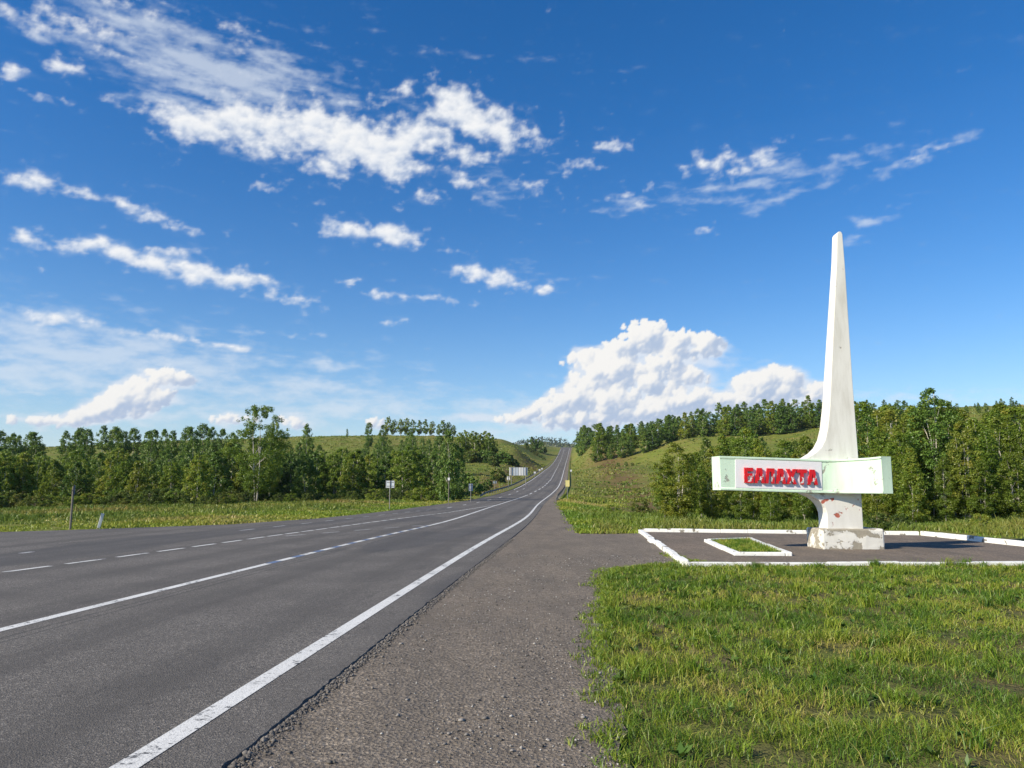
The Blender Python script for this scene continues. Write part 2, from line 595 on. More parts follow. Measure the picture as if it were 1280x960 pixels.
def mat_asphalt():
    m, t, p = material('asphalt', .82, .35)
    P = pos(t)
    uv = t.node('ShaderNodeAttribute', attribute_name='lane').outputs['Vector']
    lx, ly, _ = t.sep(uv)
    fine = t.voronoi(P, 88.0, out='Color')
    stone = t.sep(fine)[0]
    base = t.ramp(stone, [(0.0, (.052, .048, .043)), (.50, (.120, .109, .096)), (.82, (.190, .171, .149)), (1.0, (.38, .345, .30))])
    big = t.noise(P, .55, 5, .6)
    streak = t.noise(t.comb(t.m('MULTIPLY', lx, 2.2), t.m('MULTIPLY', ly, .05), 0), 1.0, 4, .6)
    base = t.mix(t.lin(streak, .35, .65, 0, .8), base, t.mix(.5, base, (.128, .115, .101)))
    base = t.mix(t.lin(big, .40, .64, 0, .55), base, (.084, .076, .067))
    # polished wheel tracks, 1 m either side of each lane's middle
    tr = t.m('ABSOLUTE', t.m('SUBTRACT', t.m('ABSOLUTE', t.m('SUBTRACT', t.m('PINGPONG', lx, 3.5), 1.75)), .85))
    track = t.m('MULTIPLY', t.ss(tr, .55, .1), t.lin(streak, .3, .7, .25, .70))
    base = t.mix(track, base, (.074, .067, .059))
    # patches of later repair, seen as slightly darker long panels
    pat = t.ss(t.noise(t.comb(t.m('MULTIPLY', lx, .35), t.m('MULTIPLY', ly, .06), 4.0), 1.0, 1, .3), .58, .62)
    base = t.mix(t.m('MULTIPLY', pat, .5), base, (.066, .063, .062))
    seam = t.m('MULTIPLY', t.ss(t.m('ABSOLUTE', t.m('SUBTRACT', t.m('PINGPONG', t.m('ADD', lx, t.m('MULTIPLY', streak, .12)), 3.5), 3.42)), .035, .0), .55)
    base = t.mix(seam, base, (.030, .029, .028))
    oil = t.ss(t.noise(t.comb(t.m('MULTIPLY', lx, 1.1), t.m('MULTIPLY', ly, .16), 9.0), 1.0, 4, .6), .60, .72)
    base = t.mix(t.m('MULTIPLY', oil, .35), base, (.036, .034, .033))
    crack = t.ss(t.m('ABSOLUTE', t.m('SUBTRACT', t.noise(P, 1.1, 5, .6, .4), .5)), .0035, .0)
    base = t.mix(t.m('MULTIPLY', crack, .6), base, (.015, .015, .015))
    t.put(p.inputs['Base Color'], base)
    h = t.m('ADD', t.voronoi(P, 88.0), t.m('MULTIPLY', t.noise(P, 30.0, 4, .6), .6))
    bump(t, p, h, .7, .008)
    return m


def mat_gravel(name, tint, dark=.0):
    m, t, p = material(name, .95, .2)
    P = pos(t)
    ncol = t.voronoi(P, 34.0, out='Color')
    ncol2 = t.voronoi(P, 140.0, out='Color')
    k = t.m('ADD', t.m('MULTIPLY', t.sep(ncol)[0], .55), t.m('MULTIPLY', t.sep(ncol2)[1], .45))
    base = t.ramp(k, [(0.0, tuple(.35 * x for x in tint)), (.5, tuple(.85 * x for x in tint)), (.8, tuple(1.35 * x for x in tint)), (1.0, tuple(2.3 * x for x in tint))])
    big = t.noise(P, .35, 5, .62)
    base = t.mix(t.lin(big, .38, .62, 0, .8), base, t.mix(.6, base, (.150, .125, .098)))
    mid = t.noise(t.vm('MULTIPLY', P, (1.0, .25, 1.0)), 1.6, 5, .65)
    base = t.mix(t.lin(mid, .42, .66, 0, .75), base, t.mix(.6, base, (.085, .078, .072)))
    t.put(p.inputs['Base Color'], base)
    h = t.m('ADD', t.m('MULTIPLY', t.voronoi(P, 34.0), 1.0), t.m('ADD', t.m('MULTIPLY', t.voronoi(P, 140.0), .35), t.m('MULTIPLY', t.noise(P, 5.0, 5, .6), 1.2)))
    bump(t, p, h, .9, .014)
    return m


def mat_paint(name, c=(.74, .74, .72), wear=.5):
    m, t, p = material(name, .6, .35)
    P = pos(t)
    n = t.noise(P, 14.0, 6, .68)
    n2 = t.noise(P, 1.3, 3, .5)
    k = t.ss(t.m('ADD', n, t.m('MULTIPLY', t.m('SUBTRACT', n2, .5), .5)), .60 - .12 * wear + .06, .70 - .12 * wear + .06)
    speck = t.ss(t.voronoi(P, 110.0, out='Distance'), .55, .8)
    k = t.m('MAXIMUM', k, t.m('MULTIPLY', speck, .25 + .3 * wear))
    dirt = t.mix(t.lin(n2, .3, .7, 0, .35), c, tuple(.66 * x for x in c))
    t.put(p.inputs['Base Color'], t.mix(k, dirt, (.075, .073, .072)))
    bump(t, p, t.m('ADD', t.voronoi(P, 95.0), n), .3, .004)
    return m


def mat_ground():
    m, t, p = material('meadow_ground', .95, .1)
    P = pos(t)
    a = t.noise(P, .035, 5, .6)
    b = t.noise(P, .22, 5, .65)
    c_ = t.noise(P, 2.2, 5, .7)
    base = t.ramp(a, [(.32, (.115, .170, .026)), (.47, (.175, .205, .036)), (.58, (.220, .205, .052)), (.70, (.135, .180, .030))])
    base = t.mix(t.lin(b, .45, .72, 0, .75), base, (.165, .140, .052))
    base = t.mix(t.lin(b, .50, .28, 0, .7), base, (.065, .110, .020))
    base = t.mix(t.lin(c_, .35, .75, .0, .6), base, t.mix(.6, base, (.045, .050, .015)))
    # bare dry bank of reddish-brown stems along the foot of the embankments
    br = t.node('ShaderNodeAttribute', attribute_name='dry').outputs['Fac']
    base = t.mix(t.m('MULTIPLY', br, t.lin(b, .25, .6, .35, 1.0)), base, (.135, .085, .042))
    bare = t.node('ShaderNodeAttribute', attribute_name='bare').outputs['Fac']
    soil = t.mix(t.lin(c_, .3, .7), (.085, .072, .030), (.160, .135, .062))
    soil = t.mix(t.lin(t.noise(P, .8, 4, .6), .35, .65), soil, (.085, .105, .026))
    base = t.mix(bare, base, soil)
    t.put(p.inputs['Base Color'], base)
    bump(t, p, t.m('ADD', t.m('MULTIPLY', b, 2.0), t.m('MULTIPLY', c_, .5)), .8, .4)
    return m


def leaf_shader(name, greens, trans=.45, attr='tint', objvar=.6):
    """two-sided leaf: diffuse and translucent, coloured per leaf and per plant"""
    m = bpy.data.materials.new(name)
    m.use_nodes = True
    t = NT(m.node_tree)
    t.n.clear()
    a = t.node('ShaderNodeAttribute', attribute_name=attr).outputs['Fac']
    oi = t.node('ShaderNodeObjectInfo').outputs['Random']
    f = t.m('ADD', a, t.m('MULTIPLY', t.m('SUBTRACT', oi, .5), objvar), clamp=True)
    n = len(greens)
    c = t.ramp(f, [(i / (n - 1), g) for i, g in enumerate(greens)])
    d = t.node('ShaderNodeBsdfDiffuse')
    tr = t.node('ShaderNodeBsdfTranslucent')
    t.put(d.inputs[0], c)
    t.put(tr.inputs[0], t.mix(.5, c, (.22, .26, .03), 'MIX'))
    gl = t.node('ShaderNodeBsdfGlossy')
    gl.inputs['Roughness'].default_value = .45
    gl.inputs[0].default_value = (.6, .6, .6, 1)
    m1 = t.node('ShaderNodeMixShader')
    m1.inputs[0].default_value = trans
    t.l.new(d.outputs[0], m1.inputs[1])
    t.l.new(tr.outputs[0], m1.inputs[2])
    m2 = t.node('ShaderNodeMixShader')
    m2.inputs[0].default_value = .04
    t.l.new(m1.outputs[0], m2.inputs[1])
    t.l.new(gl.outputs[0], m2.inputs[2])
    o = t.node('ShaderNodeOutputMaterial')
    t.l.new(m2.outputs[0], o.inputs[0])
    return m


def mat_peeling(name, paint, under, amount=.5, scale=3.0, stain=.25, low=False, seed=0.0, world=False):
    """paint flaking from concrete, with real relief at the flakes' edges"""
    m, t, p = material(name, .75, .25)
    P = t.vm('ADD', pos(t) if world else objco(t), (seed, seed * .7, seed * 1.3))
    n = t.noise(P, scale, 7, .62, .3)
    if low:
        z = t.sep(objco(t))[2]
        n = t.m('ADD', n, t.m('ABSOLUTE', t.m('MULTIPLY', t.m('SUBTRACT', z, .27), .35)))
    k = t.ss(n, .66 - amount * .25, .685 - amount * .25)
    conc = t.mix(t.noise(P, 18.0, 5, .65), tuple(.6 * x for x in under), tuple(1.25 * x for x in under))
    st = t.noise(t.vm('MULTIPLY', P, (3.0, 3.0, .6)), 1.4, 5, .6)
    pc = t.mix(t.lin(st, .45, .8, 0, stain), paint, tuple(x * y for x, y in zip(paint, (.62, .60, .54))))
    sp = t.ss(t.noise(P, 40.0, 3, .6), .70, .76)
    pc = t.mix(t.m('MULTIPLY', sp, .35), pc, under)
    t.put(p.inputs['Base Color'], t.mix(k, pc, conc))
    t.put(p.inputs['Roughness'], t.lin(k, 0, 1, .62, .92))
    bump(t, p, t.m('ADD', t.m('MULTIPLY', k, -1.0), t.m('MULTIPLY', t.noise(P, 24.0, 5, .6), .35)), .6, .012)
    return m


M_asphalt = mat_asphalt()
M_gravel = mat_gravel('shoulder_gravel', (.225, .188, .148))
M_plat = mat_gravel('worn_paving', (.225, .180, .140))
M_line = mat_paint('road_paint', (.74, .735, .70), .75)
M_line_faint = mat_paint('faded_road_paint', (.52, .52, .51), .85)
M_line_blue = mat_paint('bluish_road_paint', (.13, .19, .32), .6)
M_ground = mat_ground()
M_kerb = mat_peeling('whitewashed_kerb', (.80, .80, .77), (.26, .24, .20), .26, 2.6, .55, world=True)
M_steel = plain('galvanised_steel', (.20, .195, .185), .7, .3, .1)
M_post = plain('grey_post', (.27, .26, .25), .6)
M_wood = plain('weathered_wood', (.21, .19, .165), .9, .1, 0, .3, 12)
M_white = plain('white_paint', (.76, .76, .74), .5)
M_signback = plain('sign_back', (.60, .64, .68), .45, .5, .25)
M_yellow = plain('yellow_sign', (.85, .74, .30), .5)
M_dark = plain('dark_band', (.03, .03, .035), .5)
M_bark = None

# ================================================================ terrain and road profile
def pchip(xk, yk):
    xk, yk = np.array(xk, float), np.array(yk, float)

    def f(x):
        x = np.asarray(x, float)
        i = np.clip(np.searchsorted(xk, x) - 1, 0, len(xk) - 2)
        h = np.diff(xk)
        d = np.diff(yk) / h
        mm = np.zeros_like(yk)
        for j in range(1, len(xk) - 1):
            if d[j - 1] * d[j] > 0:
                mm[j] = 2 * d[j - 1] * d[j] / (d[j - 1] + d[j])
        mm[0], mm[-1] = d[0], d[-1]
        t = (x - xk[i]) / h[i]
        return (yk[i] * (2 * t ** 3 - 3 * t ** 2 + 1) + h[i] * mm[i] * (t ** 3 - 2 * t ** 2 + t)
                + yk[i + 1] * (-2 * t ** 3 + 3 * t ** 2) + h[i] * mm[i + 1] * (t ** 3 - t ** 2))
    return f


zroad = pchip([-400, 60, 82, 102, 123, 160, 204, 300, 466, 600, 738, 775, 850, 1000, 4000],
              [0, 0, 0.0, .14, .56, 2.0, 4.1, 8.6, 17.2, 28.0, 41.2, 43.4, 43.0, 36, 30])


def v_of(Y, z):
    """picture row of a point at depth Y, height z"""
    c_, s_ = math.cos(PITCH), math.sin(PITCH)
    return CY - FPX * (-s_ * Y + c_ * (z - CAMH)) / (c_ * Y + s_ * (z - CAMH))


def curve_from_px(px, near, Ys):
    """X(Y) of a line on the road from its picture points"""
    px = sorted(px, key=lambda q: q[1])
    vv, uu = [q[1] for q in px], [q[0] for q in px]
    out = []
    for Y in Ys:
        v = v_of(Y, float(zroad(Y)))
        u = np.interp(v, vv, uu)
        out.append(PY(u, v, Y)[0])
    return list(out)


KY = [4.45, 7.2, 12, 18, 26, 36, 50, 66, 84, 104, 123, 160, 204, 300, 466, 600, 738]
edge_px = [(265, 960), (425, 835), (560, 727.5), (580, 718), (614, 693), (640, 674), (663, 655.5), (675, 637), (681, 628), (692, 619.5), (701.5, 607.7), (704.5, 596.6), (708.5, 580), (712, 566), (713.5, 560)]
line_px = [(130, 960), (370, 827), (543, 719.5), (606, 673), (647, 659.5), (663, 643), (673, 629), (688, 618.5), (699.7, 607.7), (702.7, 596.6), (706.8, 580), (711, 566), (712, 560)]
def line_fit(px, extra_near):
    xs = curve_from_px(px, None, KY)
    a = (xs[3] - xs[0]) / (KY[3] - KY[0])
    ys = [-400, -10] + KY + [900, 4000]
    far = .078
    xs = [xs[0] - a * (KY[0] + 400), xs[0] - a * (KY[0] + 10)] + xs + [xs[-1] + far * 162, xs[-1] + far * 3262]
    g = np.arange(-20, 900, 1.0)
    v = np.interp(g, ys, xs)
    for _ in range(160):
        v[1:-1] = (v[:-2] + 2 * v[1:-1] + v[2:]) / 4
    g = np.concatenate([[-400], g, [4000]])
    v = np.concatenate([[xs[0]], v, [xs[-1]]])
    return lambda Y: np.interp(Y, g, v)


x_line = line_fit(line_px, None)
x_edge0 = line_fit(edge_px, None)
def x_edge(Y):
    Y = np.asarray(Y, float)
    return np.maximum(x_edge0(Y), x_line(Y) + .42)


_ly = [-60, 0, 15, 22, 29, 31.3, 35.7, 42.7, 51.7, 64, 84, 104, 123, 160, 204, 300, 466, 600, 738]
_lx = [-58, -52, -39, -29, -19.6, -16.9, -12.9, -10.8, -9.7, -8.9, -7.9, -6.0, -3.6]
def x_left(Y):
    Y = np.asarray(Y, float)
    w = np.interp(Y, [123, 150, 204, 738, 1200], [10.0, 9.3, 8.9, 8.9, 8.9])
    return np.where(Y < 123, np.interp(Y, _ly[:13], _lx), np.minimum(np.interp(Y, [123, 150], [-3.6, 99]), x_line(Y) - w + .6))


# control points: (picture column, distance, picture row) on the hills, and flat anchors
ctl = []
def cpx(u, Y, v):
    ctl.append(PY(u, v, Y))
def cz(x, y, z):
    ctl.append((x, y, z))


for u, Y, v in [(-350, 320, 566), (0, 330, 563), (60, 330, 561), (210, 360, 553), (300, 385, 548), (400, 400, 545), (500, 400, 545), (560, 400, 546), (620, 520, 549), (660, 700, 552),
                (-200, 200, 601), (100, 200, 601), (300, 200, 600), (480, 200, 595), (550, 210, 590), (600, 260, 583), (630, 330, 579), (650, 450, 573),
                (500, 300, 566), (300, 290, 572), (100, 270, 580), (-200, 270, 583), (590, 330, 563),
                (684, 760, 555),
                (745, 280, 582), (785, 280, 584), (815, 285, 571), (855, 290, 552), (900, 290, 547), (970, 290, 545), (1104, 285, 528), (1280, 280, 514), (1500, 280, 510),
                (738, 480, 560), (760, 420, 553), (800, 400, 545), (860, 380, 534), (950, 370, 525), (1050, 370, 518), (1200, 370, 510), (1450, 370, 503),
                (735, 180, 612), (760, 180, 610), (800, 180, 606), (880, 180, 592), (980, 180, 585), (1100, 170, 580), (1280, 160, 575), (1500, 150, 575)]:
    cpx(u, Y, v)
for x in (-140, -90, -60, -35, -14):
    for y in (20, 55, 95):
        cz(x, y, -.05 if y < 90 else -.1)
for x in (-180, -120, -70, -35):
    cz(x, 140, .9)
for x, y, z in [(4, 30, 0), (14, 28, 0), (24, 28, 0), (20, 10, 0), (8, 10, 0), (40, 20, 0), (3, 14, 0), (10, 20, 0), (16, 20, 0), (10, 40, -.6), (22, 40, -.6), (40, 40, -.5),
                (10, 60, -1.15), (20, 60, -1.1), (35, 60, -1.0), (60, 60, -.5), (12, 90, -1.0), (28, 90, -.7), (50, 95, .8), (90, 95, 3), (16, 125, .0), (40, 125, 2.0),
                (0, -30, 0), (60, -30, 0), (-60, -30, 0), (0, -200, -1), (200, -200, 0), (-200, -200, 0), (250, 0, 2), (-250, 0, 0), (250, 100, 8), (-300, 100, 0)]:
    cz(x, y, z)
# beyond the crests
for x, y, z in [(-400, 700, 8), (-200, 700, 14), (-50, 700, 24), (0, 800, 30), (60, 850, 40), (140, 700, 38), (300, 700, 38), (600, 700, 36), (-800, 500, 8), (900, 400, 30),
                (0, 1600, 10), (1200, 1600, 10), (-1200, 1600, 5), (-2500, 0, 0), (2500, 0, 5), (0, -2500, 0), (-2500, 3000, 0), (2500, 3000, 0)]:
    cz(x, y, z)
ctl = np.array(ctl)
_pts = ctl[:, :2]
_d = np.linalg.norm(_pts[:, None] - _pts[None], axis=2)
_phi = np.sqrt(_d ** 2 + 6.0 ** 2)
_n = len(_pts)
_Mx = np.zeros((_n + 1, _n + 1))
_Mx[:_n, :_n] = _phi
_Mx[:_n, _n] = _Mx[_n, :_n] = 1
_w = np.linalg.solve(_Mx, np.concatenate([ctl[:, 2], [0]]))


def base_terrain(x, y):
    x, y = np.asarray(x, float), np.asarray(y, float)
    sh = x.shape
    x, y = x.ravel(), y.ravel()
    out = np.full(x.shape, _w[_n])
    for i in range(_n):
        out += _w[i] * np.sqrt((x - _pts[i, 0]) ** 2 + (y - _pts[i, 1]) ** 2 + 36.0)
    return out.reshape(sh)


def terrain(x, y):
    x, y = np.asarray(x, float), np.asarray(y, float)
    z = base_terrain(x, y)
    far = smooth(np.hypot(x, y), 30, 120)
    z = z + far * fbm(x / 38, y / 38, 4, .5, 61) * .9
    near = (1 - smooth(np.hypot(x - 4, y - 14), 30, 60))
    z = z * (1 - near)                                      # the level ground round the monument
    zr = zroad(y)
    dist = np.maximum(np.maximum(x_left(y) - x, x - x_edge(y) - 1.2), 0)
    wid = 6 + smooth(y, 90, 250) * 9 + smooth(y, 330, 520) * 24 * (x < x_line(y))
    k = 1 - smooth(dist, .6, wid)
    z = z * (1 - k) + (zr - .02) * k
    inside = (dist <= .0)
    return np.where(inside, zr - .03, z)


def tz(x, y):
    return float(terrain(np.array([x]), np.array([y]))[0])


rows = np.concatenate([np.arange(-60, 0, 4.0), np.arange(0, 44, .5), 44 + np.cumsum(np.linspace(.55, 9, 130)), 700 + np.cumsum(np.geomspace(10, 260, 34))])
rows = np.unique(np.round(np.concatenate([np.array([-4000, -1500, -600, -250, -120]), rows]), 3))
cols = np.concatenate([np.arange(-46, 22, .5), 22 + np.cumsum(np.geomspace(.6, 260, 66)), -46 - np.cumsum(np.geomspace(.6, 260, 66))])
cols = np.unique(np.round(cols, 3))
YY, SS = np.meshgrid(rows, cols, indexing='ij')
XX = SS + x_edge(np.clip(YY, -60, 900))
ZZ = terrain(XX, YY)
# a little unevenness in the turf, never above the level of the paved sheets
turf = np.minimum(fbm(XX / .9, YY / .9, 3, .5, 71) * .012 - .002, .006)
inroad = (XX > x_left(YY) - .3) & (XX < x_edge(YY) + 1.3)
ZZ = ZZ + np.where(inroad, 0, turf * (np.hypot(XX, YY) < 60))
gi = np.arange(YY.size).reshape(YY.shape)
gq = np.stack([gi[:-1, :-1], gi[:-1, 1:], gi[1:, 1:], gi[1:, :-1]], -1).reshape(-1, 4)
gme = np_mesh('ground', np.stack([XX, YY, ZZ], -1).reshape(-1, 3), gq, 4)
bare = (1 - smooth(np.hypot(XX - 4, YY - 10), 14, 24)).ravel()
dry = np.exp(-((XX - x_edge(YY) - 11 - YY * .02) / (4 + YY * .012)) ** 2) * smooth(YY, 60, 100) * (1 - smooth(YY, 300, 500))
dry = np.maximum(dry, np.exp(-((XX - x_left(YY) + 7) / 5.0) ** 2) * smooth(YY, 120, 170) * (1 - smooth(YY, 300, 420)))
for nm, arr in (('bare', bare), ('dry', dry.ravel())):
    a_ = gme.attributes.new(nm, 'FLOAT', 'POINT')
    a_.data.foreach_set('value', arr.astype(np.float32))
ground = obj('ground', gme, M_ground, None, True)
tag(ground, kind='structure')

# ---------------------------------------------------------------- asphalt road
def strip(name, Ys, xl, xr, zoff, ncol, mat, parent=None, skirt=0.0, jag=0.0, seed=3):
    """sheet along the road; zoff above the profile; optional broken edge on the right with a real drop"""
    Ys = np.asarray(Ys, float)
    L, Rr = xl(Ys), xr(Ys)
    if jag:
        Rr = Rr + fbm(Ys * 5.0, Ys * 0 + seed, 5, .8, 5) * jag
    V, F, lane = [], [], []
    for i, Y in enumerate(Ys):
        z = float(zroad(Y)) + zoff
        for j in range(ncol + 1):
            x = L[i] + (Rr[i] - L[i]) * j / ncol
            V.append((x, Y, z))
            lane.append((float(x_line(Y)) - x, Y, 0))
        if skirt:
            V.append((Rr[i] + .02, Y, z - skirt))
            lane.append((-.5, Y, 0))
    n = ncol + 1 + (1 if skirt else 0)
    for i in range(len(Ys) - 1):
        for j in range(n - 1):
            a = i * n + j
            F.append((a, a + 1, a + n + 1, a + n))
    me = mesh(name, V, F)
    at = me.attributes.new('lane', 'FLOAT_VECTOR', 'POINT')
    at.data.foreach_set('vector', np.array(lane, np.float32).ravel())
    return obj(name, me, mat, parent)


TOP = .024
road_rows = np.unique(np.round(np.concatenate([rows[(rows >= -60) & (rows <= 1000)], np.arange(3, 30, .06), np.arange(30, 60, .2)]), 3))
road = strip('road', road_rows, x_left, x_edge, TOP, 14, M_asphalt, None, .034, .030)
tag(road, kind='structure')


def marking(name, Y0, Y1, x0, width, mat, parent=road, step=1.0, z=TOP + .004):
    ys = np.unique(np.concatenate([[Y0, Y1], np.arange(Y0, Y1, step), rows[(rows > Y0) & (rows < Y1)]]))
    f = x0 if callable(x0) else (lambda q: x_line(q) - x0)
    return strip(name, ys, lambda q: f(q) - width / 2, lambda q: f(q) + width / 2, z, 1, mat, parent)


marking('edge_line', -20, 720, x_line, .17, M_line, step=.5)
cen_px = [(0, 787), (340, 706), (470, 671), (547, 656.8), (622.5, 631), (663, 618), (683.4, 606.7), (689.5, 598.6), (698.5, 580), (702.7, 570), (706, 560)]
div_px = [(0, 717.5), (140, 698.7), (282, 679), (319, 673.7), (460, 654), (504.7, 648), (561.6, 640.8), (618, 631.8)]
out_px = [(300, 664), (460, 646), (533, 638), (569.7, 634.7), (610, 627), (647, 620.5), (660, 616.5), (676, 607)]
old_px = [(357, 671), (460, 662.6), (521, 658), (549, 656.5)]


def flat_curve(px):
    g = sorted((G(u, v)[1], G(u, v)[0]) for u, v in px)
    return (lambda q: np.interp(q, [a for a, b in g], [b for a, b in g])), g[0][0], g[-1][0]


_cy = [q for q in KY if q > 8.5]
_cx = curve_from_px(cen_px, None, _cy)
_s = (_cx[1] - _cx[0]) / (_cy[1] - _cy[0])
_cyy = [-60] + _cy + [900]
_cxx = [_cx[0] - .062 * (_cy[0] + 60)] + _cx + [_cx[-1] + 12.6]
_g = np.arange(-60, 900, 1.0)
_v = np.interp(_g, _cyy, _cxx)
for _ in range(60):
    _v[1:-1] = (_v[:-2] + 2 * _v[1:-1] + _v[2:]) / 4
x_cen = lambda q: np.interp(q, _g, _v)
Ysolid0 = G(340, 706)[1]
Ydash1 = G(547, 656.8)[1]
marking('center_line', -20, Ysolid0, x_cen, .16, M_line)
y = Ysolid0
k = 0
while y < Ydash1 - .5:
    marking('lane_dash', y + .62, min(y + 1.5, Ydash1), x_cen, .17, M_line, step=.5)
    marking('blue_dash', y + .04, y + .60, x_cen, .17, M_line_blue, step=.5)
    y += 1.52
marking('center_line', Ydash1, 128, x_cen, .17, M_line)
y = 131
while y < 700:
    L = 5.0 if y < 330 else 9.0
    marking('lane_dash', y, y + L, x_cen, .22, M_line, step=1.5)
    y += L * 1.9
fd, a0, a1 = flat_curve(div_px)
y = -3.0
while y < a1:
    if y + 1.2 > a0:
        marking('lane_dash', max(y, a0), min(y + 1.2, a1), fd, .13, M_line, step=.5)
    y += 1.65 if y < 24 else 1.45
fo, a0, a1 = flat_curve([q for q in out_px if q[1] > 634])
y = a0
while y < a1:
    marking('faded_dash', y, min(y + 1.2, a1), fo, .12, M_line_faint)
    y += 3.0
off = lambda q: np.interp(q, [66, 84, 104, 123, 160, 300], [fo(a1) if False else float(x_cen(66)) - 3.6, float(x_cen(84)) - 3.5, float(x_cen(104)) - 3.3, float(x_cen(123)) - 3.2, float(x_cen(160)) - 3.2, float(x_cen(300)) - 3.3])
for y in np.arange(68, 160, 12.0):
    marking('lane_dash', y, y + 3.2, off, .16, M_line)
fq, a0, a1 = flat_curve(old_px)
y = a0
while y < a1:
    marking('faded_dash', y, min(y + .9, a1), fq, .12, M_line_faint)
    y += 1.8
(xd, yd), (xe, ye) = G(20, 693), G(38, 692)
marking('faded_dash', min(yd, ye), max(yd, ye) + .25, lambda q: q * 0 + (xd + xe) / 2, .16, M_line_faint)
lft = lambda q: x_left(q) + .55
marking('edge_line', 150, 700, lft, .17, M_line, step=3)
# dashes of the right lane further up the climb
x_clb = lambda q: x_line(q) - .0
# ---------------------------------------------------------------- gravel shoulder
gpx = [(775, 985), (768, 960), (752, 930), (762, 895), (743, 853), (748, 835), (736, 818), (741, 790), (738, 770), (744, 748), (739, 727), (749, 713), (797, 707), (862, 703.5)]
pts = [G(u + 20, v) for u, v in gpx]
KF = .006
near_b = [(p[0], p[1]) for p in pts]
near_b = [(1.1, -25), (1.0, 0)] + near_b
tail = [G(858, 702), G(800, 667), G(760, 667.5), G(724, 667.5), G(714, 655), G(706, 642), G(697, 630)]
bnd = near_b + tail


def densify(poly, step, jag, seed):
    out = []
    acc = 0
    for (a, b) in zip(poly[:-1], poly[1:]):
        d = math.hypot(b[0] - a[0], b[1] - a[1])
        n = max(1, int(d / step))
        for i in range(n):
            t_ = i / n
            out.append((a[0] + (b[0] - a[0]) * t_, a[1] + (b[1] - a[1]) * t_, acc + d * t_))
        acc += d
    out.append((poly[-1][0], poly[-1][1], acc))
    s_ = np.array([o[2] for o in out])
    jx = fbm(s_ * 1.3, s_ * 0 + seed, 4, .6, seed) * jag
    jy = fbm(s_ * 1.3 + 50, s_ * 0 + seed, 4, .6, seed + 1) * jag
    return [(o[0] + jx[i], o[1] + jy[i]) for i, o in enumerate(out)]


bnd = densify(bnd, .15, .16, 8)
left_side = [(float(x_edge(q)) - .35, q) for q in np.arange(bnd[-1][1], -25.1, -1.0)]
gpoly = bnd + left_side
bm = bmesh.new()
f = bm.faces.new([bm.verts.new((x, yv, KF)) for x, yv in gpoly])
bmesh.ops.triangulate(bm, faces=[f])
gravel = obj('gravel_shoulder', bm_mesh('gravel_shoulder', bm), M_gravel)
tag(gravel, kind='structure')
Yg1 = bnd[-1][1]
sh_rows = np.unique(np.concatenate([np.arange(Yg1 - 12, Yg1, 1.0), rows[(rows > Yg1) & (rows < 760)]]))
sh2 = strip('gravel_strip', sh_rows, lambda q: x_edge(q) - .3, lambda q: x_edge(q) + np.interp(q, [60, 110, 160], [3.1, 1.6, 1.2]), .018, 2, M_gravel, gravel)


def in_poly(px_, py_, poly):
    px_, py_ = np.asarray(px_), np.asarray(py_)
    ins = np.zeros(px_.shape, bool)
    n = len(poly)
    for i in range(n):
        x1, y1 = poly[i]
        x2, y2 = poly[(i + 1) % n]
        if y1 == y2:
            continue
        c_ = ((y1 > py_) != (y2 > py_)) & (px_ < (x2 - x1) * (py_ - y1) / (y2 - y1) + x1)
        ins ^= c_
    return ins


# ---------------------------------------------------------------- paved area with its kerbs
KH = .15
A_ = G(857, 700.5, .11)
B_ = G(800.5, 660.5, KH)
C_ = G(1150, 664.5, KH)
D_ = (C_[0] + (G(1280, 687, KH)[0] - C_[0]) * 1.6, C_[1] + (G(1280, 687, KH)[1] - C_[1]) * 1.6)
D_ = (14.3 if D_[0] < 12 else D_[0], A_[1] + .15)
plat_poly = [A_, D_, C_, B_]
bm = bmesh.new()
f = bm.faces.new([bm.verts.new((x, yv, .024)) for x, yv in plat_poly])
bmesh.ops.triangulate(bm, faces=[f])
paving = obj('paved_area', bm_mesh('paved_area', bm), M_plat)
tag(paving, kind='structure')
rnd = random.Random(5)


def kerb_mesh(L, w, h, seed):
    r = random.Random(seed)
    bm = bmesh.new()
    box_bm(bm, 0, L, -w / 2, w / 2, -.12, h, .018)
    for v in bm.verts:
        v.co.x += r.uniform(-.002, .002)
        v.co.y += r.uniform(-.003, .003)
        v.co.z += r.uniform(-.003, .003)
    return bm_mesh('kerb_stone', bm)


def kerb_run(root, a, b, w, h, L=1.0, wob=.012, jump=None):
    ax = np.array(a)
    d = np.array(b) - ax
    tot = np.hypot(*d)
    ang = math.atan2(d[1], d[0])
    d = d / tot
    n = max(1, round(tot / L))
    ln = tot / n
    for i in range(n):
        me_ = kerb_mesh(ln - .003, w, h + rnd.uniform(-.005, .005), rnd.random())
        o = obj('kerb_stone', me_, M_kerb, root)
        p = ax + d * (i * ln)
        sd = rnd.uniform(-wob, wob)
        if jump and i == jump:
            sd -= .07
        o.location = (p[0] - d[1] * sd - root.location[0], p[1] + d[0] * sd - root.location[1], -root.location[2])
        o.rotation_euler = (rnd.uniform(-.01, .01), rnd.uniform(-.008, .008), ang + rnd.uniform(-.008, .008))


kerb = empty('kerb_border', (A_[0], A_[1], 0))
tag(kerb, 'whitewashed concrete kerb framing the paved area under the monument', 'kerb')
kerb_run(kerb, A_, D_, .15, .075, 1.5)
kerb_run(kerb, B_, A_, .15, .11, 1.0, .012, 5)
kerb_run(kerb, (B_[0] + .1, B_[1] + .09), (C_[0], C_[1] + .09), .15, KH)
kerb_run(kerb, (C_[0] + .09, C_[1] + .05), (D_[0] + .09, D_[1] + .1), .15, KH + .02)

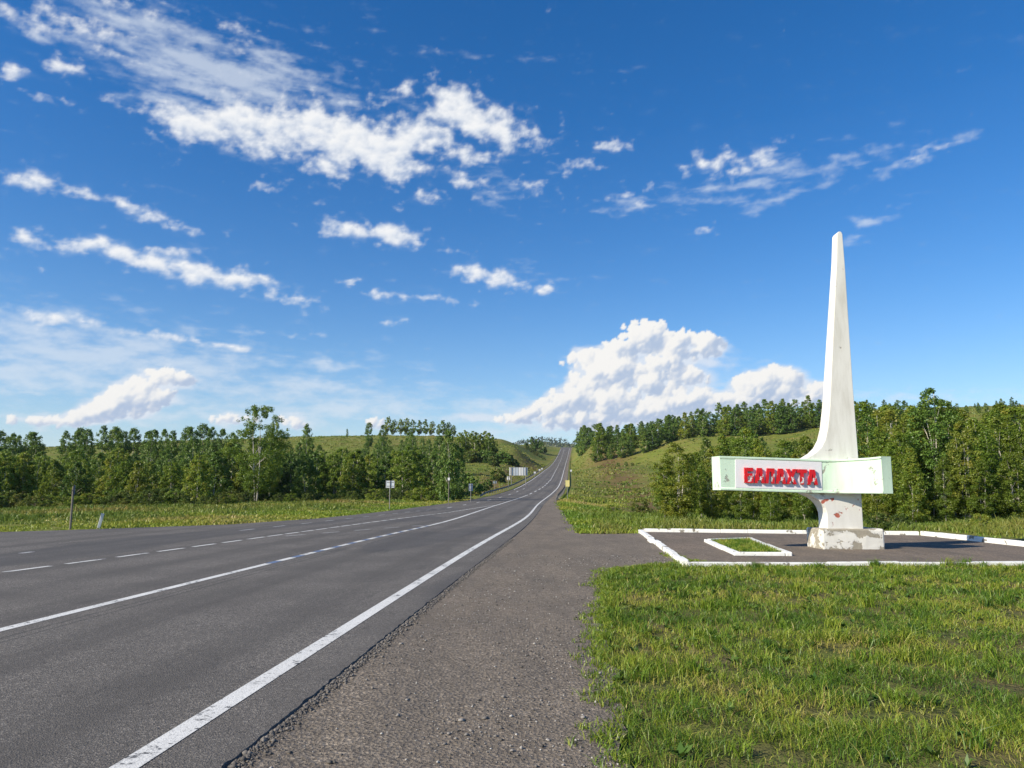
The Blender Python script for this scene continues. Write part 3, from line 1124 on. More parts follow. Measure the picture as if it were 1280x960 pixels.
# planter
fb = [G(883.5, 673.5, .12), G(936, 671, .12), G(985, 689.5, .12), G(921, 689, .12)]
fbc = (sum(q[0] for q in fb) / 4, sum(q[1] for q in fb) / 4)
bed = empty('flower_bed', (fbc[0], fbc[1], .02))
tag(bed, 'low flower bed edged with whitewashed kerbs and overgrown with grass', 'flower bed')
for i in range(4):
    a, b = np.array(fb[i]), np.array(fb[(i + 1) % 4])
    e = (b - a) / np.hypot(*(b - a))
    kerb_run(bed, a + e * .085, b - e * -.085, .15, .11, 1.6, .008)
bm = bmesh.new()
f = bm.faces.new([bm.verts.new((x - fbc[0], yv - fbc[1], .045)) for x, yv in fb])
soil = obj('soil', bm_mesh('soil', bm), M_ground, bed)


# ================================================================ monument
M_pillar = mat_peeling('whitewashed_concrete', (.74, .725, .67), (.42, .38, .33), .03, 2.2, .65)
M_leg = mat_peeling('peeling_whitewash', (.74, .725, .68), (.46, .14, .10), .34, 2.1, .3, seed=.0)
M_plinth = mat_peeling('flaking_plinth_paint', (.74, .72, .66), (.36, .325, .26), .46, 2.3, .4, low=True, seed=2.0)
M_beam = mat_peeling('mint_white_paint', (.60, .76, .60), (.36, .37, .31), .20, 2.2, .5, seed=5.0)
M_panel = mat_peeling('white_panel_paint', (.76, .75, .77), (.40, .42, .42), .02, 3.0, .12, seed=9.0)
M_letter = mat_peeling('chipped_red_paint', (.60, .014, .022), (.72, .66, .66), .43, 6.0, .15, seed=1.3)
Y0 = 20.97
root_xy = (PY(1060, 686, 21.2)[0], 21.2)
mon = empty('monument', (root_xy[0], root_xy[1], .02))
tag(mon, 'white concrete roadside obelisk on a flaking plinth crossed by a beam with red letters', 'monument')


def loc(p):
    return (p[0] - mon.location[0], p[1] - mon.location[1], p[2] - mon.location[2])


# plinth
pl_l, pl_r = PY(1028.5, 686, 20.85)[0], PY(1107, 686, 20.85)[0]
bm = bmesh.new()
bmesh.ops.create_grid(bm, x_segments=1, y_segments=1, size=1)
bm.clear()
box_bm(bm, pl_l - root_xy[0], pl_r - root_xy[0], 20.85 - root_xy[1], 21.95 - root_xy[1], -.15, .54, .045)
bmesh.ops.subdivide_edges(bm, edges=[e for e in bm.edges if e.calc_length() > .3], cuts=6, use_grid_fill=True)
for v in bm.verts:
    k_ = (fbm(np.array([v.co.x * 2.3 + v.co.z]), np.array([v.co.y * 2.3 - v.co.z * 2]), 3, .5, 3)[0]) * .018
    v.co.x += k_
    v.co.y += k_ * .8
    v.co.z += k_ * .6
plinth = obj('plinth', bm_mesh('plinth', bm), M_plinth, mon, False)

# obelisk: one outline through foot, arch, flare and tapering needle, thicker at the foot
outline = [(1079.5, 664), (1079, 656), (1076.6, 617), (1073, 572), (1066.7, 480), (1061.5, 390), (1058, 329), (1055.2, 291), (1053.6, 287.8), (1050.5, 287.6), (1048.4, 290.5),
           (1047.7, 325), (1043.4, 405), (1039.4, 480), (1038, 507), (1035.2, 535), (1032, 549), (1027, 559), (1020, 566), (1011, 571.5), (1003, 574),
           (1003, 613), (1009, 617.5), (1018.6, 621.5), (1024, 625.5), (1028.3, 630), (1031.5, 635), (1033.6, 641), (1034.4, 648), (1034.5, 664)]
V, F = [], []
n = len(outline)
for back in (0, 1):
    for (u, v) in outline:
        x, yv, z = PY(u, v, Y0)
        depth = .62 - .17 * min(1, max(0, (z - 2.5) / 6.3))
        V.append(loc((x, Y0 + back * depth + max(0, z - 2.5) * .018 * (1 - back), z)))
F.append(tuple(range(n)))
F.append(tuple(range(2 * n - 1, n - 1, -1)))
for i in range(n):
    j = (i + 1) % n
    F.append((i, i + n, j + n, j))
me = mesh('obelisk', V, F)
bm = bmesh.new()
bm.from_mesh(me)
bmesh.ops.recalc_face_normals(bm, faces=bm.faces)
bmesh.ops.triangulate(bm, faces=[f for f in bm.faces if len(f.verts) > 4])
bm.to_mesh(me)
bm.free()
me.materials.append(M_pillar)
me.materials.append(M_leg)
for p_ in me.polygons:
    if p_.center[2] < 1.35 and max(me.vertices[i].co.z for i in p_.vertices) < 1.9:
        p_.material_index = 1
obelisk = obj('obelisk', me, None, mon)
bv = obelisk.modifiers.new('bevel', 'BEVEL')
bv.width, bv.segments, bv.limit_method, bv.angle_limit = .012, 2, 'ANGLE', R(35)

# the beam: a ribbon that runs left along the front and swings toward the road at the right
LB, MB_, = PY(900.5, 600, 20.80), PY(1026, 600, 20.86)
plan = [(LB[0] - .085, 21.32), (LB[0] - .05, 21.05), (LB[0], 20.80), (LB[0] + .9, 20.82), (LB[0] + 1.8, 20.84), (MB_[0], 20.86), (MB_[0] + .22, 20.845), (MB_[0] + .42, 20.79), (MB_[0] + .62, 20.68), (MB_[0] + .86, 20.48), (MB_[0] + 1.08, 20.25), (MB_[0] + 1.27, 20.03)]
top_px = {0: 570.2, 1: 570.0, 2: 570.0, 3: 571.3, 4: 572.7, 5: 574.4, 6: 574.6, 7: 574.4, 8: 573.8, 9: 573.0, 10: 572.0, 11: 570.5}
bot_px = {0: 612.0, 1: 612.3, 2: 612.6, 3: 613.8, 4: 615.2, 5: 616.4, 6: 616.6, 7: 616.7, 8: 616.8, 9: 616.8, 10: 616.9, 11: 617.0}
st = []
for i, (x, yv) in enumerate(plan):
    u = CX + FPX * x / yv * 1.0094
    st.append((x, yv, PY(u, bot_px[i], yv)[2], PY(u, top_px[i], yv)[2]))
S = np.array(st)
T = np.gradient(S[:, :2], axis=0)
T /= np.linalg.norm(T, axis=1)[:, None]
N = np.stack([T[:, 1], -T[:, 0]], 1)                     # towards the viewer's side
N[0], N[1] = (-.97, -.2), (-.9, -.4)
thick = [.02, .12, .40, .40, .40, .36, .34, .34, .38, .44, .50, .56]
prof = lambda zb, zt: [(zb, .028), (zb + .055, .028), (zb + .065, 0), (zt - .065, 0), (zt - .055, .028), (zt, .028)]
V, F = [], []
cur = N[2:].copy()
for i in range(2, len(S)):
    x, yv, zb, zt = S[i]
    nx, ny = N[i] if i > 2 else (-.25, -.97)
    for (z, o_) in prof(zb, zt):
        V.append(loc((x + nx * o_, yv + ny * o_, z)))
    bx, by = x - N[i][0] * thick[i], yv - N[i][1] * thick[i]
    if i == 2:
        bx, by = S[0][0], S[0][1]
    if i == len(S) - 1:
        bx, by = x + .27, yv + .03
    V.append(loc((bx, by, zt)))
    V.append(loc((bx, by, zb)))
m_ = 8
ns = len(S) - 2
for i in range(ns - 1):
    for k in range(m_):
        a, b = i * m_ + k, i * m_ + (k + 1) % m_
        F.append((a, b, b + m_, a + m_))
F.append(tuple(range(m_ - 1, -1, -1)))
F.append(tuple((ns - 1) * m_ + k for k in range(m_)))
me = mesh('beam', V, F)
bm = bmesh.new()
bm.from_mesh(me)
bmesh.ops.recalc_face_normals(bm, faces=bm.faces)
bmesh.ops.triangulate(bm, faces=[f for f in bm.faces if len(f.verts) > 4])
bm.to_mesh(me)
bm.free()
beam = obj('beam', me, M_beam, mon, True)
me.set_sharp_from_angle(angle=R(28))
bv = beam.modifiers.new('bevel', 'BEVEL')
bv.width, bv.segments, bv.limit_method, bv.angle_limit = .008, 1, 'ANGLE', R(30)

# white name panel on the left arm; letters stand off it
pa_, pb_ = np.array((S[2][0], S[2][1], S[2][2])), np.array((S[5][0], S[5][1], S[5][2]))
axis = (pb_ - pa_) / np.linalg.norm(pb_ - pa_)
up = np.array((0, 0, 1.0))
up = up - axis * up.dot(axis)
up /= np.linalg.norm(up)
nrm_ = np.cross(axis, up)                                # points to the viewer (-Y)
arm = np.linalg.norm(pb_ - pa_)
from mathutils import Matrix, Vector
MX = Matrix(((axis[0], up[0], nrm_[0], 0), (axis[1], up[1], nrm_[1], 0), (axis[2], up[2], nrm_[2], 0), (0, 0, 0, 1)))
org = Vector(loc(tuple(pa_)))


def on_arm(o, s_, t_, d_):
    o.matrix_local = Matrix.Translation(org + Vector(axis * s_ + up * t_ + nrm_ * d_)) @ MX


hgt = S[2][3] - S[2][2]
bm = bmesh.new()
box_bm(bm, 0, arm - .40 + .02, 0, hgt - .15, -.02, .016, .004)
panel = obj('name_panel', bm_mesh('name_panel', bm), M_panel, beam)
tag(panel, 'white panel behind the red letters')
on_arm(panel, .40, .075, .0)
GLY = {
    'Б': (.92, [[(0, 0), (.95, 0), (.95, .62), (.3, .62), (.3, .77), (.9, .77), (.9, 1), (0, 1)], [(.3, .2), (.3, .43), (.66, .43), (.66, .2)]]),
    'А': (1.0, [[(0, 0), (.3, 0), (.36, .2), (.64, .2), (.7, 0), (1, 0), (.72, 1), (.28, 1)], [(.42, .40), (.5, .74), (.58, .40)]]),
    'Л': (.96, [[(0, 0), (.3, 0), (.42, .77), (.62, .77), (.62, 0), (.93, 0), (.93, 1), (.2, 1)]]),
    'Х': (1.0, [[(0, 0), (.33, 0), (.5, .3), (.67, 0), (1, 0), (.68, .5), (1, 1), (.67, 1), (.5, .7), (.33, 1), (0, 1), (.32, .5)]]),
    'Т': (.96, [[(.33, 0), (.67, 0), (.67, .76), (1, .76), (1, 1), (0, 1), (0, .76), (.33, .76)]]),
}
Lx0 = (PY(929.5, 600, 20.8)[0] - S[2][0])
LH, LW = .405, .268
sx = Lx0
for ch in 'БАЛАХТА':
    w_, polys = GLY[ch]
    cu = bpy.data.curves.new('letter', 'CURVE')
    cu.dimensions = '2D'
    cu.fill_mode = 'BOTH'
    cu.extrude = .030
    cu.bevel_depth = 0.0
    for poly in polys:
        sp = cu.splines.new('POLY')
        sp.points.add(len(poly) - 1)
        for q, (a, b) in zip(sp.points, poly):
            q.co = (a * LW * w_ * 1.04, b * LH, 0, 1)
        sp.use_cyclic_u = True
    tmp = bpy.data.objects.new('tmp', cu)
    me = bpy.data.meshes.new_from_object(tmp)
    bpy.data.objects.remove(tmp)
    bpy.data.curves.remove(cu)
    me.name = 'letter'
    o = obj('letter', me, M_letter, beam)
    on_arm(o, sx, .215, .016 + .036)
    sx += LW * w_ * 1.04 + .012

# ================================================================ guard rails
def guard_rail(name, label, xf, Y0_, Y1_, face):
    gz = float(zroad(Y0_))
    gx = float(xf(Y0_))
    root = empty(name, (gx, Y0_, gz))
    tag(root, label, 'guard rail')
    ys = np.arange(Y0_, Y1_, 3.0)
    prof_ = [(0.0, .46), (.03, .50), (.055, .54), (.0, .60), (.055, .66), (.03, .71), (0.0, .75)]
    V, F = [], []
    for i, yv in enumerate(ys):
        dip = max(0, 1 - i / 2.5) * .42
        for (o_, z) in prof_:
            V.append((float(xf(yv)) + face * (o_ + .06) - gx, yv - Y0_, float(zroad(yv)) + z - dip - gz))
    m = len(prof_)
    for i in range(len(ys) - 1):
        for k in range(m - 1):
            a = i * m + k
            F.append((a, a + 1, a + m + 1, a + m))
    rail = obj('rail', mesh('rail', V, F), M_steel, root)
    so = rail.modifiers.new('solid', 'SOLIDIFY')
    so.thickness = .012
    pm = Geo().box(-.05, .05, -.04, .04, -.5, .74).mesh('post')
    for i, yv in enumerate(ys[1:]):
        if yv > 330 and i % 2:
            continue
        o = obj('post', pm, M_steel, root)
        o.location = (float(xf(yv)) - gx, yv - Y0_, float(zroad(yv)) - gz)
    return root


guard_rail('guard_rail', 'galvanised steel guard rail climbing beside the gravel shoulder and yellow sign', lambda q: x_edge(q) + 1.25, 100, 560, -1)
guard_rail('guard_rail', 'galvanised steel guard rail climbing past the white board with grey ribs', lambda q: x_left(q) - .75, 118, 600, 1)

# ================================================================ signs and posts
def at(u, Y):
    x = (u - CX) / FPX / 1.0094 * Y
    return x, tz(x, Y)


def post_tube(h, r=.035, n=8):
    return tube([(0, 0, -.4), (0, 0, h)], [r, r], n)


def sign(name, label, u, Y, h, w, ph, rz=0.0, mat=M_signback, back=True, post=M_post, lean=0.0, group=None, two=False):
    x, z = at(u, Y)
    root = empty(name, (x, Y, z), rz)
    root.rotation_euler = (0, lean, rz)
    tag(root, label, 'sign', group)
    xs = (0,) if not two else (-w * .3, w * .3)
    for q in xs:
        o = obj('post', Geo().add(post_tube(h)).mesh('post'), post, root, False)
        o.location = (q, -.03 if back else .05, 0)
    bm = bmesh.new()
    box_bm(bm, -w / 2, w / 2, 0.012, .03, h - ph, h, .004)
    plate = obj('plate', bm_mesh('plate', bm), mat, root)
    rim = Geo()
    for (a, b, c_, d_) in ((-w / 2, w / 2, h - ph, h - ph + .03), (-w / 2, w / 2, h - .03, h), (-w / 2, -w / 2 + .03, h - ph + .031, h - .031), (w / 2 - .03, w / 2, h - ph + .031, h - .031)):
        rim.box(a, b, -.004, .011, c_, d_)
    obj('rim', rim.mesh('rim'), M_post if mat is not M_yellow else mat, plate)
    if back:
        for zz in (h - ph * .25, h - ph * .75):
            obj('bracket', Geo().box(-w * .38, w * .38, -.012, .010, zz - .02, zz + .02).mesh('bracket'), M_steel, root)
    return root


sign('road_sign', 'square grey-backed road sign on a single thin post by the bus bay edge', 487.5, 62, 2.35, .72, .60, R(-6))
sign('road_sign', 'narrow twin-panel sign back on a post before the bushy slope', 588.5, 96, 2.3, .52, .92, R(15), two=False)
sign('road_sign', 'small pale sign on a post just before the white board', 635.5, 150, 2.6, .62, .72, R(-4), mat=M_white)
sign('road_sign', 'small bluish sign low on the grassy slope behind the road edge', 618.5, 150, 1.9, .7, .5, R(10))
sign('road_sign', 'pale yellow rectangular sign on a post outside the guard rail', 709.3, 104, 2.75, .56, .86, R(4), mat=M_yellow, back=False)
sign('road_sign', 'white sign on a short post uphill outside the guard rail', 714, 230, 2.2, .6, .6, R(4), mat=M_white, back=False)
for (u, Y, l) in ((668.5, 215, 'small white two-tier sign on the dry slope above the white board'), (674.5, 250, 'lower of two little white markers further up the dry slope'), (677.5, 270, 'upper of two little white markers further up the dry slope')):
    s_ = sign('road_sign', l, u, Y, 2.0, .62, .55, R(5), mat=M_white, back=False)

# big ribbed board
x, z = at(648, 170)
bd = empty('direction_board', (x, 170, z), R(3))
tag(bd, 'large white direction board seen from its ribbed back on two posts', 'board')
for q in (-1.55, 1.6):
    o = obj('post', Geo().add(post_tube(4.1, .07)).mesh('post'), M_post, bd)
    o.location = (q, -.09, 0)
for i in range(4):
    o = obj('panel', Geo().box(-.49, .49, 0, .03, 2.25, 4.0).mesh('panel'), M_signback if i % 2 else M_white, bd)
    o.location = (-1.5 + i * 1.0, 0, 0)
for i in range(7):
    o = obj('rib', Geo().box(-.04, .04, -.02, -.002, 2.25, 4.0).mesh('rib'), M_steel, bd)
    o.location = (-1.75 + i * .58, 0, 0)

# grey leaning post with a dark cap, marker post, pole with a white box
x, z = at(91.5, 32.0)
g_ = empty('sign_post', (x, 32.0, z), R(8))
g_.rotation_euler = (0, R(0.5), R(113))
tag(g_, 'grey post with an edge-on blue-dark sign plate at its top beside the asphalt', 'post')
obj('pole', Geo().add(tube([(0, 0, -.3), (0, 0, 1.75)], [.045, .04], 8)).mesh('pole'), M_wood, g_)
obj('plate', Geo().box(-.16, .16, -.052, -.042, 1.42, 1.80).mesh('plate'), plain('blue_plate', (.03, .06, .16), .5), g_)
obj('bracket', Geo().box(-.10, .10, -.041, .05, 1.58, 1.61).mesh('bracket'), M_steel, g_)

x, z = at(126.5, 32.6)
g_ = empty('marker_post', (x, 32.6, z))
g_.rotation_euler = (R(4), R(12), R(20))
tag(g_, 'short white plastic marker post leaning in the verge', 'marker post')
bm = bmesh.new()
box_bm(bm, -.06, .06, -.035, .035, -.2, .62, .012)
obj('shaft', bm_mesh('shaft', bm), M_white, g_)
obj('cap', Geo().box(-.063, .063, -.038, .038, .60, .635).mesh('cap'), M_signback, g_)

x, z = at(561, 78)
g_ = empty('pole', (x, 78, z))
tag(g_, 'slender pole with a small white box near its top by the tall dark tree', 'pole')
obj('shaft', Geo().add(tube([(0, 0, -.4), (0, 0, 3.3)], [.05, .04], 8)).mesh('shaft'), M_wood, g_)
obj('box', Geo().box(-.11, .11, -.13, -.045, 2.55, 2.82).mesh('box'), M_white, g_)


# ================================================================ vegetation
def mat_bark(name, light, dark, bands=True):
    m, t, p = material(name, .85, .15)
    P = objco(t)
    n = t.noise(t.vm('MULTIPLY', P, (3.0, 3.0, 9.0)), 1.4, 5, .65)
    z = t.sep(P)[2]
    k = t.m('MAXIMUM', t.ss(n, .55, .62), t.ss(z, 1.2, .1, 0, .6))
    t.put(p.inputs['Base Color'], t.mix(k, light, dark))
    return m


M_birch = mat_bark('birch_bark', (.52, .49, .43), (.09, .078, .065))
M_brown = mat_bark('grey_brown_bark', (.16, .13, .10), (.06, .05, .04))
LEAF = {
    'fresh': leaf_shader('birch_leaves', [(0.097, 0.174, 0.022), (0.173, 0.270, 0.032), (0.265, 0.342, 0.043), (0.406, 0.365, 0.051)]),
    'dark': leaf_shader('dark_leaves', [(0.063, 0.126, 0.023), (0.105, 0.196, 0.035), (0.156, 0.255, 0.044), (0.235, 0.290, 0.051)], .28),
    'yellow': leaf_shader('yellowing_leaves', [(.110, .180, .022), (.180, .250, .030), (.260, .300, .040), (.330, .310, .045)]),
    'shrub': leaf_shader('shrub_leaves', [(0.053, 0.092, 0.018), (0.093, 0.146, 0.024), (0.159, 0.187, 0.034), (0.234, 0.157, 0.043)], .25),
}


def leaf_quads(P_, size, rng, nup=.35, outward=None, aspect=.75):
    """one four-cornered leaf face per point, random pose"""
    n = len(P_)
    nv = rng.normal(size=(n, 3))
    nv[:, 2] = np.abs(nv[:, 2]) + nup
    if outward is not None:
        nv += outward * .9
    nv /= np.linalg.norm(nv, axis=1)[:, None]
    a = np.cross(nv, rng.normal(size=(n, 3)))
    a /= np.linalg.norm(a, axis=1)[:, None] + 1e-9
    b = np.cross(nv, a)
    s = (size * rng.uniform(.6, 1.35, n))[:, None]
    a, b = a * s * .5, b * s * .5 * aspect
    V = np.stack([P_ - a, P_ - b * .9 + a * .1, P_ + a, P_ + b * .9 + a * .1], 1).reshape(-1, 3)
    F = np.arange(4 * n).reshape(n, 4)
    return V, F


def leaf_mesh(name, V, F, tint, mat):
    me = np_mesh(name, V, F, 4)
    a = me.attributes.new('tint', 'FLOAT', 'POINT')
    a.data.foreach_set('value', np.repeat(tint, 4).astype(np.float32))
    me.materials.append(mat)
    return me


def proto_tree(seed, H, W, base, nclump, nleaf, size, kind='oval', stems=1, mat='fresh', bark=None, clump_r=.16, trunk_r=.018, airy=0.0):
    """(trunk mesh, crown mesh) for a tree of height H, crown width W; the crown starts at base*H"""
    rng = np.random.default_rng(seed)
    tg = Geo()
    stem_tops = []
    stem_paths = []
    for s in range(stems):
        ang = rng.uniform(0, 2 * math.pi)
        sp = 0 if stems == 1 else rng.uniform(.06, .16) * H * .5
        top = np.array((math.cos(ang) * sp, math.sin(ang) * sp, H * (1.0 if s == 0 else rng.uniform(.72, .95)) * .95))
        x0 = np.array((math.cos(ang), math.sin(ang), 0)) * (0 if stems == 1 else .02 * H)
        bend = rng.normal(size=2) * .025 * H
        path, rad = [], []
        for i in range(9):
            t_ = i / 8
            q = x0 * (1 - t_) + top * t_
            q = q + np.array((bend[0] * math.sin(t_ * 3.1), bend[1] * math.sin(t_ * 2.4), 0))
            q[2] = t_ * top[2] - (.25 if i == 0 else 0)
            path.append(q)
            rad.append(H * trunk_r * (1.15 - t_) ** .9 * (1.0 if stems == 1 else .7) + .004)
        tg.add(tube(path, rad, 7))
        stem_paths.append(np.array(path))
    # clump centres inside the crown's envelope
    C, CR = [], []
    tries = 0
    while len(C) < nclump and tries < nclump * 40:
        tries += 1
        t_ = rng.uniform(0, 1)
        if kind == 'oval':
            env = math.sin(math.pi * min(1, (t_ * .86 + .10))) ** .75
        elif kind == 'cone':
            env = (1 - t_) ** .75 * .95 + .08 if t_ > .12 else .55 + t_ * 3
        elif kind == 'tall':
            env = min(1, (t_ + .12) * 3.0) * (1 - t_ ** 3.0) ** .8 * .9 + .05
        elif kind == 'spread':
            env = min(1, t_ * 1.9 + .18) * (1 - max(0, t_ - .55) / .5) ** .6
        else:                                                    # bush
            env = math.sqrt(max(0, 1 - (t_ * .98) ** 2)) * .98
        r = math.sqrt(rng.uniform(.12, 1.0)) * env
        a = rng.uniform(0, 2 * math.pi)
        lobes = 1 + .22 * math.sin(3 * a + seed) * math.sin(5 * t_ + seed * 2)
        p = np.array((math.cos(a) * r * W / 2 * lobes, math.sin(a) * r * W / 2 * lobes, H * (base + (1 - base) * t_)))
        cr = H * clump_r * rng.uniform(.35, 1.0) * (.55 + .45 * (1 - t_))
        if airy and any(np.linalg.norm(p - q) < airy * (cr + c2) for q, c2 in zip(C, CR)):
            continue
        C.append(p)
        CR.append(cr)
    C, CR = np.array(C), np.array(CR)
    C[:, 2] = np.minimum(C[:, 2], H - CR * .35)
    # limbs from the stems to some clumps
    for i in rng.permutation(len(C))[:max(8, min(16, len(C) // 5))]:
        sp = stem_paths[rng.integers(len(stem_paths))]
        zt = max(.12 * H, C[i][2] - rng.uniform(.10, .28) * H)
        j = np.argmin(np.abs(sp[:, 2] - zt))
        a, b = sp[j], C[i]
        mid = (a + b) / 2 + np.array((0, 0, .03 * H))
        r0 = H * trunk_r * (1.1 - sp[j][2] / H) * .42 + .003
        tg.add(tube([a, mid, b], [r0, r0 * .6, r0 * .22], 4, False))
    # leaves
    w = CR ** 2 * rng.uniform(.5, 1.5, len(C))
    cnt = np.maximum(3, (w / w.sum() * nleaf)).astype(int)
    Ps, tint, outw = [], [], []
    ctr = np.array((0, 0, H * (base + 1) / 2))
    for p, cr, k in zip(C, CR, cnt):
        d = rng.normal(size=(k, 3))
        d /= np.linalg.norm(d, axis=1)[:, None]
        rr = rng.uniform(.25, 1.0, k) ** .6
        q = p + d * (rr * cr)[:, None] * np.array((1.0, 1.0, .85))
        q[:, 2] -= rng.uniform(0, .35, k) * cr * (kind in ('oval', 'tall', 'spread'))
        Ps.append(q)
        outw.append(d)
        tint.append(np.clip(rng.normal(.42, .14) + rng.normal(0, .13, k), 0, 1))
    Ps, tint, outw = np.concatenate(Ps), np.concatenate(tint), np.concatenate(outw)
    Ps[:, 2] = np.maximum(Ps[:, 2], .02 * H)
    V, F = leaf_quads(Ps, size, rng, .35, outw)
    return tg.mesh('trunk'), leaf_mesh('crown', V, F, tint, LEAF[mat])


PROTO = {}
def add_proto(key, bark, *a, **k):
    tm, cm_ = proto_tree(*a, **k)
    tm.materials.append(bark)
    PROTO.setdefault(key, []).append((tm, cm_, a[1], a[2]))


# nearest grove, 50-80 m
for i in range(5):
    add_proto('near', M_birch, 100 + i, 8.0, 3.2 + .3 * (i % 3), (.14, .06, .16, .05, .12)[i], 270, 19000, .13, kind=('tall', 'oval', 'tall', 'cone', 'tall')[i], stems=(2, 3, 1, 2, 3)[i], mat=('fresh', 'yellow', 'fresh', 'fresh', 'yellow')[i], clump_r=.068, trunk_r=.0060)
for i in range(2):
    add_proto('near_dark', M_birch, 120 + i, 8.0, 3.4, .05, 250, 18000, .13, kind='tall', stems=2, mat='dark', clump_r=.070, trunk_r=.0065)
# mid distance, 90-220 m
for i in range(6):
    add_proto('mid', M_birch, 200 + i, 8.0, 4.6 + .5 * (i % 3), .03, 180, 9500, .24, kind=('oval', 'tall', 'oval', 'bush', 'tall', 'cone')[i], stems=1 + i % 2, mat=('fresh', 'dark', 'fresh', 'fresh', 'dark', 'yellow')[i], clump_r=.090, trunk_r=.0075)
for i in range(4):
    add_proto('mid_dark', M_birch, 220 + i, 12.0, 5.2 + .5 * (i % 2), .06, 170, 8500, .30, kind=('oval', 'tall')[i % 2], stems=1, mat='dark', clump_r=.085, trunk_r=.0075)
# far woods, 250 m and more
for i in range(5):
    add_proto('far', M_birch, 300 + i, 14.0, 5.6 + .6 * (i % 3), .05, 150, 6500, .42, kind=('tall', 'tall', 'cone', 'tall', 'oval')[i], stems=1, mat=('dark', 'dark', 'fresh', 'dark', 'dark')[i], clump_r=.085, trunk_r=.008)
for i in range(3):
    add_proto('far_row', M_birch, 320 + i, 12.0, 5.0, .16, 75, 4200, .44, kind='oval', stems=1, mat=('dark', 'fresh', 'dark')[i], clump_r=.10, trunk_r=.013)
add_proto('airy', M_birch, 401, 13.5, 8.4, .10, 230, 22000, .20, kind='spread', stems=2, mat='fresh', clump_r=.075, trunk_r=.0095, airy=.16)
for i in range(3):
    add_proto('bush', M_brown, 500 + i, 2.4, 3.4, .02, 60, 4800, .14, kind='bush', stems=3, mat=('shrub', 'shrub', 'fresh')[i], clump_r=.20, trunk_r=.012)
for i in range(2):
    add_proto('bush_far', M_brown, 520 + i, 3.0, 4.4, .02, 50, 2000, .34, kind='bush', stems=2, mat=('shrub', 'dark')[i], clump_r=.22, trunk_r=.012)

trnd = random.Random(11)
NTREE = [0]


def plant(key, name, label, group, u, Y, vtop=None, H=None, wide=1.0, cat='tree', pick=None, lean=0.0):
    x = (u - CX) / FPX / 1.0094 * Y
    z = tz(x, Y)
    if H is None:
        H = PY(u, vtop, Y)[2] - z
    if cat == 'shrub' and H > 4.5:
        H = trnd.uniform(1.6, 2.8)
    if H < .6:
        return None
    ps = PROTO[key]
    tm, cm_, h0, w0 = ps[trnd.randrange(len(ps)) if pick is None else pick % len(ps)]
    s = H / h0
    root = empty(name, (x, Y, z - .03))
    root.rotation_euler = (trnd.uniform(-.03, .03), lean + trnd.uniform(-.03, .03), trnd.uniform(0, 2 * math.pi))
    k = s * wide
    root.scale = (k * trnd.uniform(.92, 1.1), k * trnd.uniform(.92, 1.1), s)
    tag(root, label, cat, group)
    link(bpy.data.objects.new('trunk' if cat == 'tree' else 'stems', tm), root)
    link(bpy.data.objects.new('crown' if cat == 'tree' else 'foliage', cm_), root)
    NTREE[0] += 1
    return root


def row(key, name, label, group, u0, u1, n, Ya, Yb, sky, jit=6, wide=1.0, cat='tree', ujit=.5):
    us, vs = [q[0] for q in sky], [q[1] for q in sky]
    for i in range(n):
        u = u0 + (u1 - u0) * (i + .5 + trnd.uniform(-ujit, ujit)) / n
        Y = trnd.uniform(Ya, Yb) if not callable(Ya) else Ya(u) + trnd.uniform(*Yb)
        plant(key, name, label, group, u, Y, np.interp(u, us, vs) + trnd.uniform(0, jit), wide=wide, cat=cat)


# ---- left of the road
row('mid', 'birch_tree', 'young leafy birch in the front rank of the wood across the road', 'front rank of the roadside wood', -60, 285, 24, 92, 114,
    [(-260, 560), (0, 556), (35, 560), (60, 571), (100, 569), (130, 562), (150, 570), (200, 576), (240, 570), (285, 556)], 8)
row('mid', 'birch_tree', 'leafy birch in the middle of the wood across the road', 'middle rank of the roadside wood', -60, 300, 13, 122, 160,
    [(-260, 560), (0, 560), (300, 556)], 12)
row('mid_dark', 'birch_tree', 'dark birch standing in the tall back rank above the roadside wood', 'back rank of the roadside wood', -50, 50, 8, 172, 210,
    [(-260, 538), (0, 538), (50, 540)], 6)
row('mid_dark', 'birch_tree', 'dark birch standing in the tall back rank above the roadside wood', 'back rank of the roadside wood', 70, 290, 19, 172, 215,
    [(70, 538), (80, 535), (100, 533), (125, 530), (150, 534), (180, 532), (205, 537), (225, 534), (250, 529), (268, 532), (290, 540)], 6, .8)
row('bush', 'shrub', 'dark low shrub at the foot of the wood across the road', 'shrubs at the foot of the roadside wood', -60, 300, 30, 80, 93, [(-240, 612), (40, 612), (100, 616), (160, 608), (230, 608), (260, 616), (300, 608)], 9, 1.25, 'shrub')
plant('airy', 'birch_tree', 'tallest airy birch with a pale leaning trunk rising above the roadside wood', None, 322, 104, 507, wide=1.0, lean=.05)
plant('airy', 'birch_tree', 'slim open-crowned birch close beside the tallest airy birch', None, 338, 112, 527, wide=.55)
row('mid', 'birch_tree', 'bushy green birch in the belt between the tallest birch and the first road sign', 'belt of birches beyond the verge', 272, 545, 24, 112, 138,
    [(272, 556), (300, 548), (345, 552), (365, 566), (400, 563), (432, 558), (455, 564), (475, 570), (492, 558), (515, 556), (545, 566)], 7)
row('bush', 'shrub', 'reddish-green shrub along the belt of birches beyond the verge', 'shrubs along the belt of birches', 280, 560, 24, 98, 110, [(280, 607), (350, 610), (420, 612), (500, 606), (560, 608)], 6, 1.2, 'shrub')
